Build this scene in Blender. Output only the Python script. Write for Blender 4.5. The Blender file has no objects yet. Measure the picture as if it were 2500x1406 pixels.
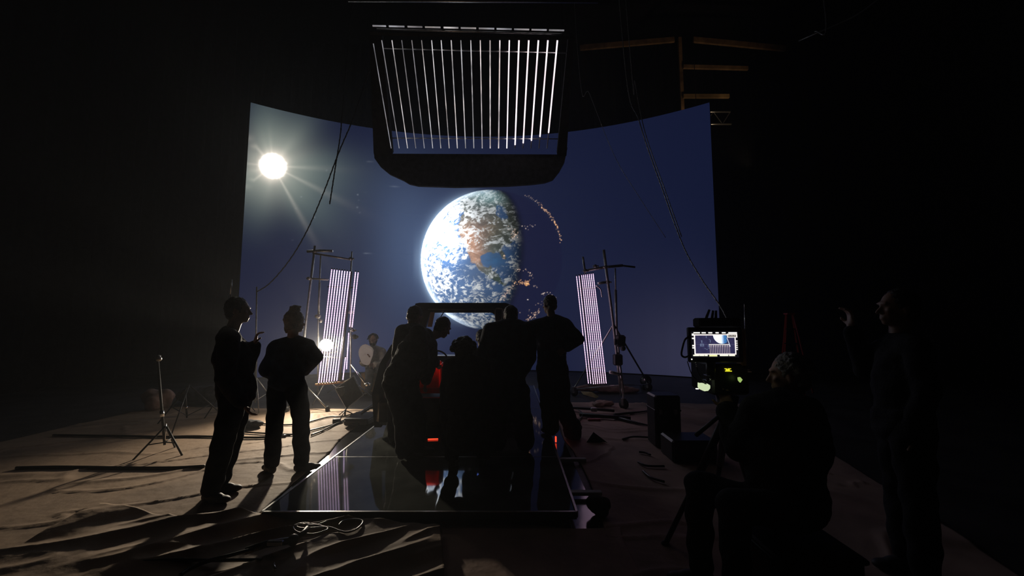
import bpy, math, random
import numpy as np
from mathutils import Vector, Matrix, Euler

# ------------------------------------------------------------------ camera, world, lights
S = bpy.context.scene
C = S.collection
FPX, CX, CY, CAMZ = 950.0, 1250.0, 703.0, 1.55
PITCH = math.atan(82 / FPX)
cam_data = bpy.data.cameras.new('camera')
cam = bpy.data.objects.new('camera', cam_data)
C.objects.link(cam)
cam_data.sensor_width = 36
cam_data.lens = 36 * FPX / 2500
cam_data.clip_end = 100
cam_data.clip_start = 0.02
cam.location = (0, 0, CAMZ)
cam.rotation_euler = (math.pi / 2 + PITCH, 0, 0)
S.camera = cam
S.view_settings.view_transform = 'Standard'
S.view_settings.look = 'None'
S.view_settings.gamma = 1
S.view_settings.use_curve_mapping = False
S.view_settings.exposure = 0.0
S.cycles.use_denoising = True
S.cycles.adaptive_threshold = 0.03
S.cycles.max_bounces = 5
S.cycles.diffuse_bounces = 2
S.cycles.glossy_bounces = 3
S.cycles.transmission_bounces = 2
world = bpy.data.worlds.new('world')
S.world = world
world.use_nodes = True
world.node_tree.nodes['Background'].inputs[0].default_value = (0.9, 0.95, 1.0, 1)
world.node_tree.nodes['Background'].inputs[1].default_value = 0.0

FWD = Vector((0, math.cos(PITCH), math.sin(PITCH)))
UP = Vector((0, -math.sin(PITCH), math.cos(PITCH)))


def W(x, y, Y):
    """world point seen at photo pixel x, y and standing at world depth Y"""
    d = Vector(((x - CX) / FPX, 0, 0)) + UP * ((CY - y) / FPX) + FWD
    return Vector((0, 0, CAMZ)) + d * (Y / d.y)


def F(x, y, z=0.0):
    """world point seen at photo pixel x, y on the level z"""
    d = Vector(((x - CX) / FPX, 0, 0)) + UP * ((CY - y) / FPX) + FWD
    return Vector((0, 0, CAMZ)) + d * ((z - CAMZ) / d.z)


def lamp(name, kind, loc, power, color, radius=0.05, aim=None, **kw):
    l = bpy.data.lights.new(name, kind)
    l.energy = power
    l.color = color
    if kind == 'AREA':
        l.size = radius
    else:
        l.shadow_soft_size = radius
    for k, v in kw.items():
        setattr(l, k, v)
    o = bpy.data.objects.new(name, l)
    C.objects.link(o)
    o.location = loc
    if aim is not None:
        o.rotation_euler = (Vector(aim) - Vector(loc)).to_track_quat('-Z', 'Y').to_euler()
    return o


LAMP_AT = W(797, 842, 7.65)
lamp('studio_lamp_light', 'SPOT', LAMP_AT + Vector((-0.02, -0.16, 0)), 720, (1.0, 0.87, 0.68), 0.07,
     aim=(-2.6, 4.6, 0.1), spot_size=math.radians(106), spot_blend=1.0)
# weak warm light added out of sight behind the screen to brighten the timber
lamp('work_light', 'SPOT', (6.9, 10.9, 6.0), 62, (1.0, 0.72, 0.45), 0.15, aim=(6.1, 13.3, 10.6),
     spot_size=math.radians(75), spot_blend=0.8)

# ------------------------------------------------------------------ helpers
rnd = random.Random(7)


def lin(*c):
    r = []
    for v in c:
        v /= 255.0
        r.append(v / 12.92 if v <= 0.04045 else ((v + 0.055) / 1.055) ** 2.4)
    return tuple(r)


def mat(name, col, rough=0.6, metal=0.0, spec=0.5, var=0.25, vscale=6.0, bump=0.0, bscale=60.0, emit=None, estr=0.0, coat=0.0):
    m = bpy.data.materials.new(name)
    m.use_nodes = True
    nt = m.node_tree
    b = nt.nodes['Principled BSDF']
    b.inputs['Roughness'].default_value = rough
    b.inputs['Metallic'].default_value = metal
    b.inputs['Specular IOR Level'].default_value = spec
    b.inputs['Coat Weight'].default_value = coat
    b.inputs['Coat Roughness'].default_value = 0.045
    tc = nt.nodes.new('ShaderNodeTexCoord')
    n = nt.nodes.new('ShaderNodeTexNoise')
    n.inputs['Scale'].default_value = vscale
    n.inputs['Detail'].default_value = 5
    nt.links.new(tc.outputs['Object'], n.inputs['Vector'])
    r = nt.nodes.new('ShaderNodeMapRange')
    r.inputs[1].default_value = 0.3
    r.inputs[2].default_value = 0.7
    r.inputs[3].default_value = 1 - var
    r.inputs[4].default_value = 1 + var
    nt.links.new(n.outputs['Fac'], r.inputs[0])
    mx = nt.nodes.new('ShaderNodeVectorMath')
    mx.operation = 'SCALE'
    mx.inputs[0].default_value = col[:3]
    nt.links.new(r.outputs[0], mx.inputs['Scale'])
    nt.links.new(mx.outputs[0], b.inputs['Base Color'])
    if bump:
        n2 = nt.nodes.new('ShaderNodeTexNoise')
        n2.inputs['Scale'].default_value = bscale
        n2.inputs['Detail'].default_value = 4
        nt.links.new(tc.outputs['Object'], n2.inputs['Vector'])
        bp = nt.nodes.new('ShaderNodeBump')
        bp.inputs['Strength'].default_value = bump
        bp.inputs['Distance'].default_value = 0.02
        nt.links.new(n2.outputs['Fac'], bp.inputs['Height'])
        nt.links.new(bp.outputs[0], b.inputs['Normal'])
    if emit:
        b.inputs['Emission Color'].default_value = (*emit[:3], 1)
        b.inputs['Emission Strength'].default_value = estr
    return m


M = {
    'paper': mat('brown_paper', (0.33, 0.23, 0.155), 0.75, var=0.28, vscale=1.6, bump=0.35, bscale=9),
    'paper_b': mat('reddish_paper', (0.46, 0.31, 0.25), 0.8, var=0.25, vscale=2.0, bump=0.3, bscale=12),
    'concrete': mat('dark_concrete', (0.055, 0.05, 0.048), 0.6, var=0.4, vscale=2.0, bump=0.2, bscale=20),
    'drape': mat('black_drape', (0.018, 0.018, 0.017), 0.95, spec=0.1, var=0.3),
    'drape_left': mat('charcoal_drape', (0.012, 0.012, 0.012), 0.95, spec=0.1, var=0.3),
    'gloss': mat('black_gloss', (0.11, 0.115, 0.105), 0.5, spec=0.0, coat=1.0, var=0.3, vscale=3, bump=0.018, bscale=7),
    'gloss_sheet': mat('black_vinyl_sheet', (0.02, 0.02, 0.022), 0.12, spec=0.8, var=0.3, vscale=3, bump=0.05, bscale=5),
    'alu': mat('brushed_aluminium', (0.55, 0.55, 0.53), 0.35, metal=0.9, var=0.2, vscale=20),
    'steel': mat('grey_steel', (0.42, 0.41, 0.39), 0.4, metal=0.7, var=0.25, vscale=20),
    'chrome': mat('chrome_steel', (0.8, 0.8, 0.78), 0.2, metal=1.0, var=0.1),
    'blackmetal': mat('black_metal', (0.03, 0.03, 0.032), 0.45, metal=0.3, var=0.3),
    'blackplastic': mat('black_plastic', (0.02, 0.02, 0.022), 0.4, var=0.3),
    'rubber': mat('black_rubber', (0.022, 0.022, 0.022), 0.7, var=0.3),
    'cloth': mat('black_cloth', (0.022, 0.022, 0.026), 0.9, spec=0.2, var=0.4, vscale=12, bump=0.3, bscale=80),
    'navy': mat('navy_cloth', (0.022, 0.028, 0.05), 0.85, spec=0.2, var=0.4, vscale=12, bump=0.3, bscale=80),
    'charcoal': mat('charcoal_cloth', (0.05, 0.05, 0.055), 0.85, spec=0.2, var=0.4, vscale=12, bump=0.3, bscale=80),
    'hoodie': mat('grey_hoodie_cloth', (0.42, 0.41, 0.35), 0.9, spec=0.2, var=0.2, vscale=12, bump=0.3, bscale=80),
    'shoe': mat('dark_shoe', (0.05, 0.045, 0.042), 0.6, var=0.3),
    'skin': mat('skin', (0.42, 0.26, 0.19), 0.5, var=0.12, vscale=10),
    'hair': mat('dark_hair', (0.022, 0.017, 0.014), 0.45, var=0.4, vscale=30, bump=0.6, bscale=90),
    'blond': mat('fair_hair', (0.24, 0.17, 0.11), 0.4, var=0.3, vscale=30, bump=0.6, bscale=90),
    'grayhair': mat('grey_hair', (0.30, 0.29, 0.27), 0.5, var=0.4, vscale=30, bump=0.8, bscale=70),
    'wood': mat('timber', (0.36, 0.22, 0.11), 0.7, var=0.35, vscale=4, bump=0.2, bscale=15),
    'woodyellow': mat('pale_timber', (0.55, 0.36, 0.16), 0.7, var=0.2, vscale=3),
    'red': mat('red_fibreglass', (0.45, 0.03, 0.02), 0.45, var=0.2),
    'redseat': mat('red_upholstery', (0.55, 0.035, 0.02), 0.45, var=0.25, vscale=10),
    'white': mat('white_sheet', (0.8, 0.8, 0.76), 0.7, var=0.08),
    'yellowpaper': mat('yellow_paper', (0.72, 0.55, 0.26), 0.7, var=0.12),
    'carpaint': mat('black_car_paint', (0.012, 0.012, 0.014), 0.3, coat=0.5, var=0.2),
    'pillar': mat('pale_pillar_trim', (0.55, 0.42, 0.36), 0.5, var=0.12),  # pillar's lit tone put into the colour; also on small fittings
    'copper': mat('bronze_trim', (0.45, 0.22, 0.10), 0.5, var=0.2),
    'cable': mat('cable_rubber', (0.016, 0.016, 0.016), 0.35, var=0.2),
    'cablegrey': mat('grey_wire', (0.35, 0.35, 0.33), 0.3, metal=0.5, var=0.2),
    'glow_red': mat('red_tail_strip', (0.3, 0.0, 0.0), 0.5, emit=(1.0, 0.055, 0.02), estr=1.8),
    'glow_blue': mat('blue_indicator', (0, 0, 0.1), 0.5, emit=(0.15, 0.25, 1.0), estr=1.5),
    'glow_white': mat('white_indicator', (0.5, 0.5, 0.5), 0.5, emit=(1, 0.96, 0.88), estr=1.3),
    'glow_green': mat('lime_indicator', (0.2, 0.3, 0.1), 0.5, emit=(0.5, 0.72, 0.2), estr=0.7),
    'glow_pale': mat('pale_green_glow', (0.5, 0.5, 0.4), 0.5, emit=(0.72, 0.85, 0.52), estr=0.85),
    'glow_yellow': mat('yellow_display', (0.2, 0.2, 0.0), 0.5, emit=(0.85, 0.8, 0.03), estr=1.0),
    'lens': mat('lamp_lens', (1, 0.9, 0.7), 0.5, emit=(1.0, 0.86, 0.6), estr=60),
}


def tag(o, label=None, cat=None, group=None, kind=None):
    if label: o['label'] = label
    if cat: o['category'] = cat
    if group: o['group'] = group
    if kind: o['kind'] = kind
    return o


def thing(name, label, cat, loc=(0, 0, 0), group=None):
    o = bpy.data.objects.new(name, None)
    C.objects.link(o)
    o.empty_display_size = 0.1
    o.location = loc
    return tag(o, label, cat, group)


def link(name, me, m, parent=None, smooth=False):
    """vertices are in world metres; the object's origin is put at its parent's origin"""
    o = bpy.data.objects.new(name, me)
    C.objects.link(o)
    if isinstance(m, str): m = M[m]
    if m is not None and not len(me.materials): me.materials.append(m)
    if smooth: me.shade_smooth()
    if parent is not None:
        off = Vector((0, 0, 0))
        p = parent
        while p is not None:
            off += Vector(p.location)
            p = p.parent
        me.transform(Matrix.Translation(-off))
        o.parent = parent
    return o


def centred(o):
    """moves a top-level mesh's origin to the bottom middle of its bounds"""
    me = o.data
    n = len(me.vertices)
    co = np.empty(n * 3, 'f')
    me.vertices.foreach_get('co', co)
    co = co.reshape(-1, 3)
    lo, hi = co.min(0), co.max(0)
    c = Vector(((lo[0] + hi[0]) / 2, (lo[1] + hi[1]) / 2, lo[2]))
    me.transform(Matrix.Translation(-c))
    o.location = c
    return o


def basis(d):
    d = Vector(d).normalized()
    a = Vector((0, 0, 1)) if abs(d.z) < 0.9 else Vector((1, 0, 0))
    u = d.cross(a).normalized()
    v = d.cross(u).normalized()
    return d, u, v


class MB:
    def __init__(s):
        s.v, s.f = [], []

    def add(s, vs, fs):
        n = len(s.v)
        s.v += [tuple(p) for p in vs]
        s.f += [tuple(i + n for i in f) for f in fs]
        return s

    def box(s, c, size, rot=None, bev=0.0):
        """bevelled box: centre, full sizes, optional 3x3 rotation"""
        R = rot if rot is not None else Matrix.Identity(3)
        c = Vector(c)
        h = [x / 2 for x in size]
        b = min(bev, min(h) * 0.9)
        if b <= 0:
            vs = [c + R @ Vector((sx * h[0], sy * h[1], sz * h[2])) for sz in (-1, 1) for sy in (-1, 1) for sx in (-1, 1)]
            s.add(vs, [(0, 2, 3, 1), (4, 5, 7, 6), (0, 1, 5, 4), (2, 6, 7, 3), (0, 4, 6, 2), (1, 3, 7, 5)])
            return s
        # chamfered: octagonal rings
        vs = []
        for z, i in ((-h[2], b), (-h[2] + b, 0), (h[2] - b, 0), (h[2], b)):
            X, Y = h[0] - i, h[1] - i
            cb = b if i == 0 else b * 0.6
            for (x, y) in ((-X + cb, -Y), (X - cb, -Y), (X, -Y + cb), (X, Y - cb), (X - cb, Y), (-X + cb, Y), (-X, Y - cb), (-X, -Y + cb)):
                vs.append(c + R @ Vector((x, y, z)))
        fs = [tuple(range(7, -1, -1)), tuple(range(24, 32))]
        for k in range(3):
            for j in range(8):
                a, a2 = k * 8 + j, k * 8 + (j + 1) % 8
                fs.append((a, a2, a2 + 8, a + 8))
        s.add(vs, fs)
        return s

    def tube(s, pts, r, n=10, caps=True):
        pts = [Vector(p) for p in pts]
        rs = r if isinstance(r, (list, tuple)) else [r] * len(pts)
        vs = []
        pu = None
        for i, p in enumerate(pts):
            d = (pts[min(i + 1, len(pts) - 1)] - pts[max(i - 1, 0)])
            if d.length < 1e-9: d = Vector((0, 0, 1))
            d.normalize()
            if pu is None:
                _, u, v = basis(d)
            else:
                u = (pu - d * pu.dot(d)).normalized()
                v = d.cross(u)
            pu = u
            for k in range(n):
                a = 2 * math.pi * k / n
                vs.append(p + (u * math.cos(a) + v * math.sin(a)) * rs[i])
        fs = []
        for i in range(len(pts) - 1):
            for k in range(n):
                a, b = i * n + k, i * n + (k + 1) % n
                fs.append((a, b, b + n, a + n))
        if caps:
            fs.append(tuple(range(n - 1, -1, -1)))
            fs.append(tuple((len(pts) - 1) * n + k for k in range(n)))
        s.add(vs, fs)
        return s

    def ell(s, c, axes, nu=16, nv=10):
        """ellipsoid, axes = three vectors with their lengths"""
        c = Vector(c)
        vs = [c + axes[2]]
        for j in range(1, nv):
            t = math.pi * j / nv
            for i in range(nu):
                a = 2 * math.pi * i / nu
                vs.append(c + axes[0] * (math.sin(t) * math.cos(a)) + axes[1] * (math.sin(t) * math.sin(a)) + axes[2] * math.cos(t))
        vs.append(c - axes[2])
        fs = [(0, 1 + i, 1 + (i + 1) % nu) for i in range(nu)]
        for j in range(nv - 2):
            for i in range(nu):
                a, b = 1 + j * nu + i, 1 + j * nu + (i + 1) % nu
                fs.append((a, a + nu, b + nu, b))
        e = len(vs) - 1
        o = 1 + (nv - 2) * nu
        fs += [(o + i, e, o + (i + 1) % nu) for i in range(nu)]
        if Matrix((axes[0], axes[1], axes[2])).determinant() < 0:
            fs = [tuple(reversed(f)) for f in fs]
        s.add(vs, fs)
        return s

    def sph(s, c, r, sc=(1, 1, 1), nu=14, nv=9):
        return s.ell(c, (Vector((r * sc[0], 0, 0)), Vector((0, r * sc[1], 0)), Vector((0, 0, r * sc[2]))), nu, nv)

    def cap(s, a, ra, b, rb, n=14):
        """tapered capsule"""
        a, b = Vector(a), Vector(b)
        d = b - a
        if d.length < 1e-6: return s.sph(a, ra)
        d.normalize()
        pts, rs = [], []
        for k in range(5):
            t = math.pi / 2 * k / 5
            pts.append(a - d * (ra * math.cos(t))); rs.append(max(ra * math.sin(t), 1e-4))
        pts.append(a); rs.append(ra)
        pts.append(b); rs.append(rb)
        for k in range(1, 6):
            t = math.pi / 2 * k / 5
            pts.append(b + d * (rb * math.sin(t))); rs.append(max(rb * math.cos(t), 1e-4))
        return s.tube(pts, rs, n)

    def prism(s, poly, depth):
        """closed outline of 3-D points pushed along the vector depth"""
        n = len(poly)
        poly = [Vector(p) for p in poly]
        depth = Vector(depth)
        vs = poly + [p + depth for p in poly]
        fs = [tuple(range(n)), tuple(range(2 * n - 1, n - 1, -1))]
        for i in range(n):
            j = (i + 1) % n
            fs.append((j, i, i + n, j + n))
        s.add(vs, fs)
        return s

    def mesh(s, name='m'):
        me = bpy.data.meshes.new(name)
        me.from_pydata(s.v, [], s.f)
        me.update()
        return me

    def build(s, name, m, parent=None, smooth=False, top=False):
        me = s.mesh(name)
        o = link(name, me, m, parent, False)
        if smooth: me.shade_auto_smooth(angle=0.7) if hasattr(me, 'shade_auto_smooth') else me.shade_smooth()
        if parent is None and top: centred(o)
        return o

    def blob(s, name, m, parent=None, voxel=0.01, smooth=4, wob=0.0, freq=14.0, seed=0.0):
        """one continuous surface grown over everything collected here"""
        me = s.mesh('tmp')
        t = bpy.data.objects.new('tmp', me)
        C.objects.link(t)
        r = t.modifiers.new('r', 'REMESH')
        r.mode = 'VOXEL'
        r.voxel_size = voxel
        if smooth:
            k = t.modifiers.new('s', 'SMOOTH')
            k.factor = 0.5
            k.iterations = smooth
        dg = bpy.context.evaluated_depsgraph_get()
        dg.update()
        new = bpy.data.meshes.new_from_object(t.evaluated_get(dg))
        bpy.data.objects.remove(t)
        bpy.data.meshes.remove(me)
        new.name = name
        if wob:
            n = len(new.vertices)
            co = np.empty(n * 3, 'f'); new.vertices.foreach_get('co', co); co = co.reshape(-1, 3)
            no = np.empty(n * 3, 'f'); new.vertex_normals.foreach_get('vector', no); no = no.reshape(-1, 3)
            q = co * freq + seed
            w = (np.sin(q[:, 0] * 1.3 + 2.1 * np.sin(q[:, 2] * 0.9)) * np.sin(q[:, 2] * 1.7 + 1.4 * np.sin(q[:, 1] * 1.1)) +
                 0.5 * np.sin(q[:, 1] * 2.9 + q[:, 2] * 2.1))
            co += no * (w * wob)[:, None]
            new.vertices.foreach_set('co', co.astype('f').ravel())
            new.update()
        for p in new.materials: pass
        return link(name, new, m, parent, smooth=True)


def spline(pts, n=8):
    pts = [Vector(p) for p in pts]
    if len(pts) < 3: return pts
    q = [pts[0] * 2 - pts[1]] + pts + [pts[-1] * 2 - pts[-2]]
    out = []
    for i in range(1, len(q) - 2):
        for k in range(n):
            t = k / n
            a, b, c, d = q[i - 1], q[i], q[i + 1], q[i + 2]
            out.append(0.5 * ((2 * b) + (c - a) * t + (2 * a - 5 * b + 4 * c - d) * t * t + (3 * b - a - 3 * c + d) * t ** 3))
    out.append(pts[-1])
    return out


def hash2(ix, iy, seed):
    h = np.sin(ix * 127.1 + iy * 311.7 + seed * 74.7) * 43758.5453
    return h - np.floor(h)


def vnoise(x, y, seed=0.0):
    ix, iy = np.floor(x), np.floor(y)
    fx, fy = x - ix, y - iy
    fx = fx * fx * (3 - 2 * fx); fy = fy * fy * (3 - 2 * fy)
    a, b = hash2(ix, iy, seed), hash2(ix + 1, iy, seed)
    c, d = hash2(ix, iy + 1, seed), hash2(ix + 1, iy + 1, seed)
    return (a + (b - a) * fx) * (1 - fy) + (c + (d - c) * fx) * fy


def fbm(x, y, seed=0.0, octs=5, gain=0.5):
    s, a, t = 0, 1.0, 0
    for k in range(octs):
        s = s + a * vnoise(x, y, seed + k * 3.7)
        t += a; a *= gain
        x, y = x * 2.03 + 1.7, y * 2.03 + 9.2
    return s / t


def sstep(a, b, x):
    t = np.clip((x - a) / (b - a), 0, 1)
    return t * t * (3 - 2 * t)


# ------------------------------------------------------------------ the room shell
def struct(name, mb, m):
    return tag(mb.build(name, m), kind='structure')


struct('floor', MB().box((0, 5.5, -0.05), (24, 24, 0.1)), 'concrete')
struct('ceiling', MB().box((0, 5.5, 14.05), (24, 24, 0.1)), 'drape')


def drape_wall(name, a, b, m, nrm):
    """wall hung with black cloth: a pleated face with thickness"""
    a, b, nrm = Vector(a), Vector(b), Vector(nrm)
    L = (b - a).length
    n = int(L * 8)
    vs, fs = [], []
    for i in range(n + 1):
        p = a.lerp(b, i / n) + nrm * (0.05 * math.sin(i * 1.9) + 0.03 * math.sin(i * 0.7))
        vs += [p, p + Vector((0, 0, 14))]
        if i: fs.append((2 * i - 2, 2 * i, 2 * i + 1, 2 * i - 1))
    e = len(vs)
    back = -nrm * 0.3
    vs += [a + back, a + back + Vector((0, 0, 14)), b + back, b + back + Vector((0, 0, 14))]
    fs += [(e, e + 1, e + 3, e + 2), (0, 1, e + 1, e), (e - 2, e + 2, e + 3, e - 1)]
    return struct(name, MB().add(vs, fs), m)


drape_wall('wall_left', (-11, -5, 0), (-11, 16.5, 0), 'drape_left', (1, 0, 0))
drape_wall('wall_right', (11.5, -5, 0), (11.5, 16.5, 0), 'drape', (-1, 0, 0))
drape_wall('wall_back', (-11, 16.5, 0), (11.5, 16.5, 0), 'drape', (0, -1, 0))
drape_wall('wall_front', (-11, -5, 0), (11.5, -5, 0), 'drape', (0, 1, 0))

# thin stage haze that fills the hall
vol = world.node_tree.nodes.new('ShaderNodeVolumePrincipled')
vol.inputs['Color'].default_value = (0.95, 0.97, 1.0, 1)
vol.inputs['Density'].default_value = 0.0040
vol.inputs['Anisotropy'].default_value = 0.55
world.node_tree.links.new(vol.outputs[0], world.node_tree.nodes['World Output'].inputs['Volume'])

# ------------------------------------------------------------------ LED wall with the picture it shows
ZB = 0.03


def build_led():
    eL, eR, mid = W(612, 250, 10.5), W(1732, 250, 10.5), W(1190, 349, 12.55)
    ztop = (eL.z + eR.z) / 2
    # circle through the three plan points
    (x1, y1), (x2, y2), (x3, y3) = (eL.x, eL.y), (eR.x, eR.y), (mid.x, mid.y)
    A = np.array([[2 * (x2 - x1), 2 * (y2 - y1)], [2 * (x3 - x1), 2 * (y3 - y1)]])
    B = np.array([x2 ** 2 + y2 ** 2 - x1 ** 2 - y1 ** 2, x3 ** 2 + y3 ** 2 - x1 ** 2 - y1 ** 2])
    cx, cy = np.linalg.solve(A, B)
    R = math.hypot(x1 - cx, y1 - cy)
    a0, a1 = math.atan2(x1 - cx, y1 - cy), math.atan2(x2 - cx, y2 - cy)
    print('LED', R, ztop, a0, a1, cx, cy)

    def cols(p0, p1, sp):      # angles whose columns are seen about sp pixels apart between pixels p0 and p1
        out = []
        for a in np.linspace(a0, a1, 4000):
            x, y = cx + R * math.sin(a), cy + R * math.cos(a)
            px = CX + FPX * x / (y * math.cos(PITCH))
            if p0 <= px <= p1 and (not out or px - out[-1][0] >= sp): out.append((px, a))
        return [a for _, a in out]
    us = sorted(set(list(np.linspace(a0, a1, 70)) + cols(600, 880, 3.0) + cols(1018, 1385, 1.15)))
    e = 6.6 / 950
    vs_ = sorted(set(list(np.linspace(ZB, ztop, 60)) +
                     list(np.arange(2.9, 7.3, 0.036)) + list(np.arange(1.25, 6.1, 0.0148))))
    us, vz = np.array(us), np.array([z for z in vs_ if ZB <= z <= ztop])
    U, V = np.meshgrid(us, vz)
    X, Y, Z = cx + R * np.sin(U), cy + R * np.cos(U), V
    # photo pixel of each point of the screen
    f = Y * math.cos(PITCH) + (Z - CAMZ) * math.sin(PITCH)
    u = -Y * math.sin(PITCH) + (Z - CAMZ) * math.cos(PITCH)
    x = CX + FPX * X / f
    y = CY - FPX * u / f
    col = np.zeros(x.shape + (3,))

    def L3(*c): return np.array(lin(*c))

    def gau(cx_, cy_, sx, sy): return np.exp(-((x - cx_) / sx) ** 2 - ((y - cy_) / sy) ** 2)
    col[...] = L3(18, 24, 50)
    col += gau(900, 620, 190, 230)[..., None] * L3(30, 33, 40)
    col += gau(985, 590, 75, 170)[..., None] * L3(46, 60, 80)  # haze glow left of the planet, painted into the picture
    col += gau(880, 900, 260, 140)[..., None] * L3(34, 36, 50)
    col += gau(1200, 640, 330, 300)[..., None] * L3(12, 14, 26)
    col += gau(1650, 880, 190, 170)[..., None] * L3(40, 38, 46)
    col += gau(1000, 470, 200, 90)[..., None] * L3(20, 26, 36)
    # cabinets of slightly different brightness, seen at the lower right
    cab = np.floor((U - a0) * R / 0.5)
    cabh = hash2(cab, 0 * cab, 5.0)
    col *= (1 + 0.22 * (cabh - 0.5) * sstep(500, 900, y) * sstep(1480, 1580, x))[..., None]
    # faint stars
    for _ in range(26):
        sx, sy = rnd.uniform(700, 1000), rnd.uniform(380, 620)
        col += (np.exp(-((x - sx) ** 2 + (y - sy) ** 2) / 3.0) * rnd.uniform(0.0, 0.12))[..., None] * np.array([.8, .9, 1])

    # ---- planet
    ex, ey, er = 1200.0, 635.0, 173.0
    dx, dy = (x - ex) / er, -(y - ey) / er
    rr = np.sqrt(dx ** 2 + dy ** 2)
    inside = sstep(1.0, 0.988, rr)
    nz = np.sqrt(np.clip(1 - rr ** 2, 0, 1))
    Ld = np.array([-0.885, 0.10, 0.455]); Ld /= np.linalg.norm(Ld)
    nl = dx * Ld[0] + dy * Ld[1] + nz * Ld[2]
    # stretched noise coordinates on the ball
    lo, la = np.arctan2(dx, nz + 1e-4), np.arcsin(np.clip(dy, -1, 1))
    w1, w2 = fbm(lo * 4 + 3, la * 5, 1.0), fbm(lo * 4, la * 5 + 7, 2.0)
    cl1 = fbm(lo * 7 + w1 * 5.5 + w2 * 2, la * 10 + w2 * 5.5, 3.0, 7, 0.6)
    cl2 = fbm(lo * 17 + w2 * 5.0, la * 27 + w1 * 5.0, 4.0, 5, 0.6)
    cl3 = 1 - np.abs(2 * fbm(lo * 9 + w1 * 6, la * 14 + w2 * 6, 8.0, 5, 0.62) - 1)

    def poly(pts, soft=4.0):
        P = np.array(pts, float)
        wob = (fbm(x / 14, y / 14, 6.0) - 0.5) * 16
        wob2 = (fbm(x / 14 + 50, y / 14, 6.0) - 0.5) * 16
        qx, qy = x + wob, y + wob2
        ins = np.zeros(x.shape, bool)
        dist = np.full(x.shape, 1e9)
        for i in range(len(P)):
            (ax, ay), (bx, by) = P[i], P[(i + 1) % len(P)]
            c = ((ay > qy) != (by > qy)) & (qx < (bx - ax) * (qy - ay) / (by - ay + 1e-9) + ax)
            ins ^= c
            t = np.clip(((qx - ax) * (bx - ax) + (qy - ay) * (by - ay)) / ((bx - ax) ** 2 + (by - ay) ** 2 + 1e-9), 0, 1)
            dist = np.minimum(dist, np.hypot(qx - ax - t * (bx - ax), qy - ay - t * (by - ay)))
        return np.clip(0.5 + np.where(ins, dist, -dist) / soft, 0, 1)
    land = poly([(1120, 478), (1165, 468), (1235, 470), (1262, 500), (1272, 545), (1262, 575), (1240, 598), (1225, 606), (1232, 634), (1224, 634),
                 (1214, 612), (1185, 616), (1176, 628), (1178, 645), (1190, 654), (1200, 648), (1202, 660), (1214, 668), (1222, 682), (1240, 692),
                 (1232, 699), (1212, 688), (1190, 672), (1165, 655), (1150, 642), (1140, 612), (1128, 590), (1118, 560), (1130, 520)], 3)
    bay = poly([(1208, 502), (1232, 508), (1238, 530), (1222, 533), (1210, 520)], 3)
    land = land * (1 - bay)
    tan = gau(1150, 585, 34, 42) + 0.9 * gau(1165, 628, 20, 22) + 0.35 * gau(1195, 560, 30, 30)
    green = gau(1205, 575, 26, 36) + gau(1215, 682, 30, 16)
    ocean = L3(58, 92, 138) * (0.75 + 0.7 * w1[..., None])
    landc = L3(96, 104, 96) + np.clip(tan, 0, 1)[..., None] * (L3(186, 138, 108) - L3(96, 104, 96)) + np.clip(green, 0, 1)[..., None] * (L3(58, 92, 70) - L3(96, 104, 96)) * 0.7
    surf = ocean * (1 - land[..., None]) + landc * (0.25 + 1.5 * np.clip(cl2, 0, 1)[..., None] ** 1.3) * land[..., None]
    gulf = gau(1205, 634, 27, 20) * (1 - land)
    surf = surf + gulf[..., None] * (L3(34, 104, 160) * (0.55 + 0.9 * fbm(lo * 22, la * 26, 14.0, 4))[..., None] - surf) * 0.85
    # clouds
    ins_ = rr < 1

    def std(v): return (v - v[ins_].mean()) / v[ins_].std()
    n1, n2, n3 = std(cl1), std(cl2), std(cl3)
    dens = 0.65 * n1 + 0.35 * n3 + 0.35 * n2
    thr = 0.55 - 2.3 * gau(1082, 572, 52, 62) - 1.0 * gau(1120, 500, 70, 30) - 0.5 * gau(1215, 480, 70, 26) - 1.3 * gau(1238, 588, 44, 13) \
        - 0.4 * gau(1225, 545, 40, 18) - 0.6 * gau(1090, 700, 60, 40) - 0.9 * gau(1165, 780, 70, 22) - 0.8 * gau(1042, 620, 22, 80) \
        + 2.2 * gau(1205, 634, 34, 22) + 0.7 * gau(1160, 615, 20, 36) + 0.9 * gau(1150, 660, 30, 30)
    cloud = sstep(-0.25, 1.25, dens - thr) ** 0.9
    streak = sstep(0.15, 1.3, 0.8 * n2 + 0.5 * n3) * np.clip(0.35 + 0.65 * gau(1110, 730, 110, 70) - 0.9 * gau(1205, 634, 34, 22), 0, 1)
    cloud = np.clip(cloud * (0.85 + 0.15 * n2) + streak * 0.75, 0, 1)
    day = surf * (1 - cloud[..., None]) + cloud[..., None] * np.array([0.86, 0.90, 0.92])
    bright = 0.42 * sstep(-0.02, 0.32, nl) + 0.62 * sstep(0.30, 1.0, nl)
    bright *= 1 + 3.2 * gau(1080, 575, 56, 74) + 0.5 * sstep(0.55, 1.0, nl)
    day = day * bright[..., None]
    day += (sstep(0.1, 0.9, nl) * 0.10)[..., None] * np.array([0.75, 0.85, 1.0])
    # pole haze and lit limb
    day += (gau(1215, 476, 60, 20) * sstep(0.0, 0.5, nl))[..., None] * L3(120, 160, 165)
    limb = sstep(0.90, 1.0, rr) * sstep(0.1, 0.75, nl)
    day += limb[..., None] * np.array([0.75, 0.9, 1.05]) * 1.3
    night = L3(23, 26, 54)
    m = (inside * sstep(-0.05, 0.12, nl))[..., None]
    col = col * (1 - inside[..., None]) + inside[..., None] * (night * 0.85 + col * 0.15)
    col = col * (1 - m) + day * m
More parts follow.
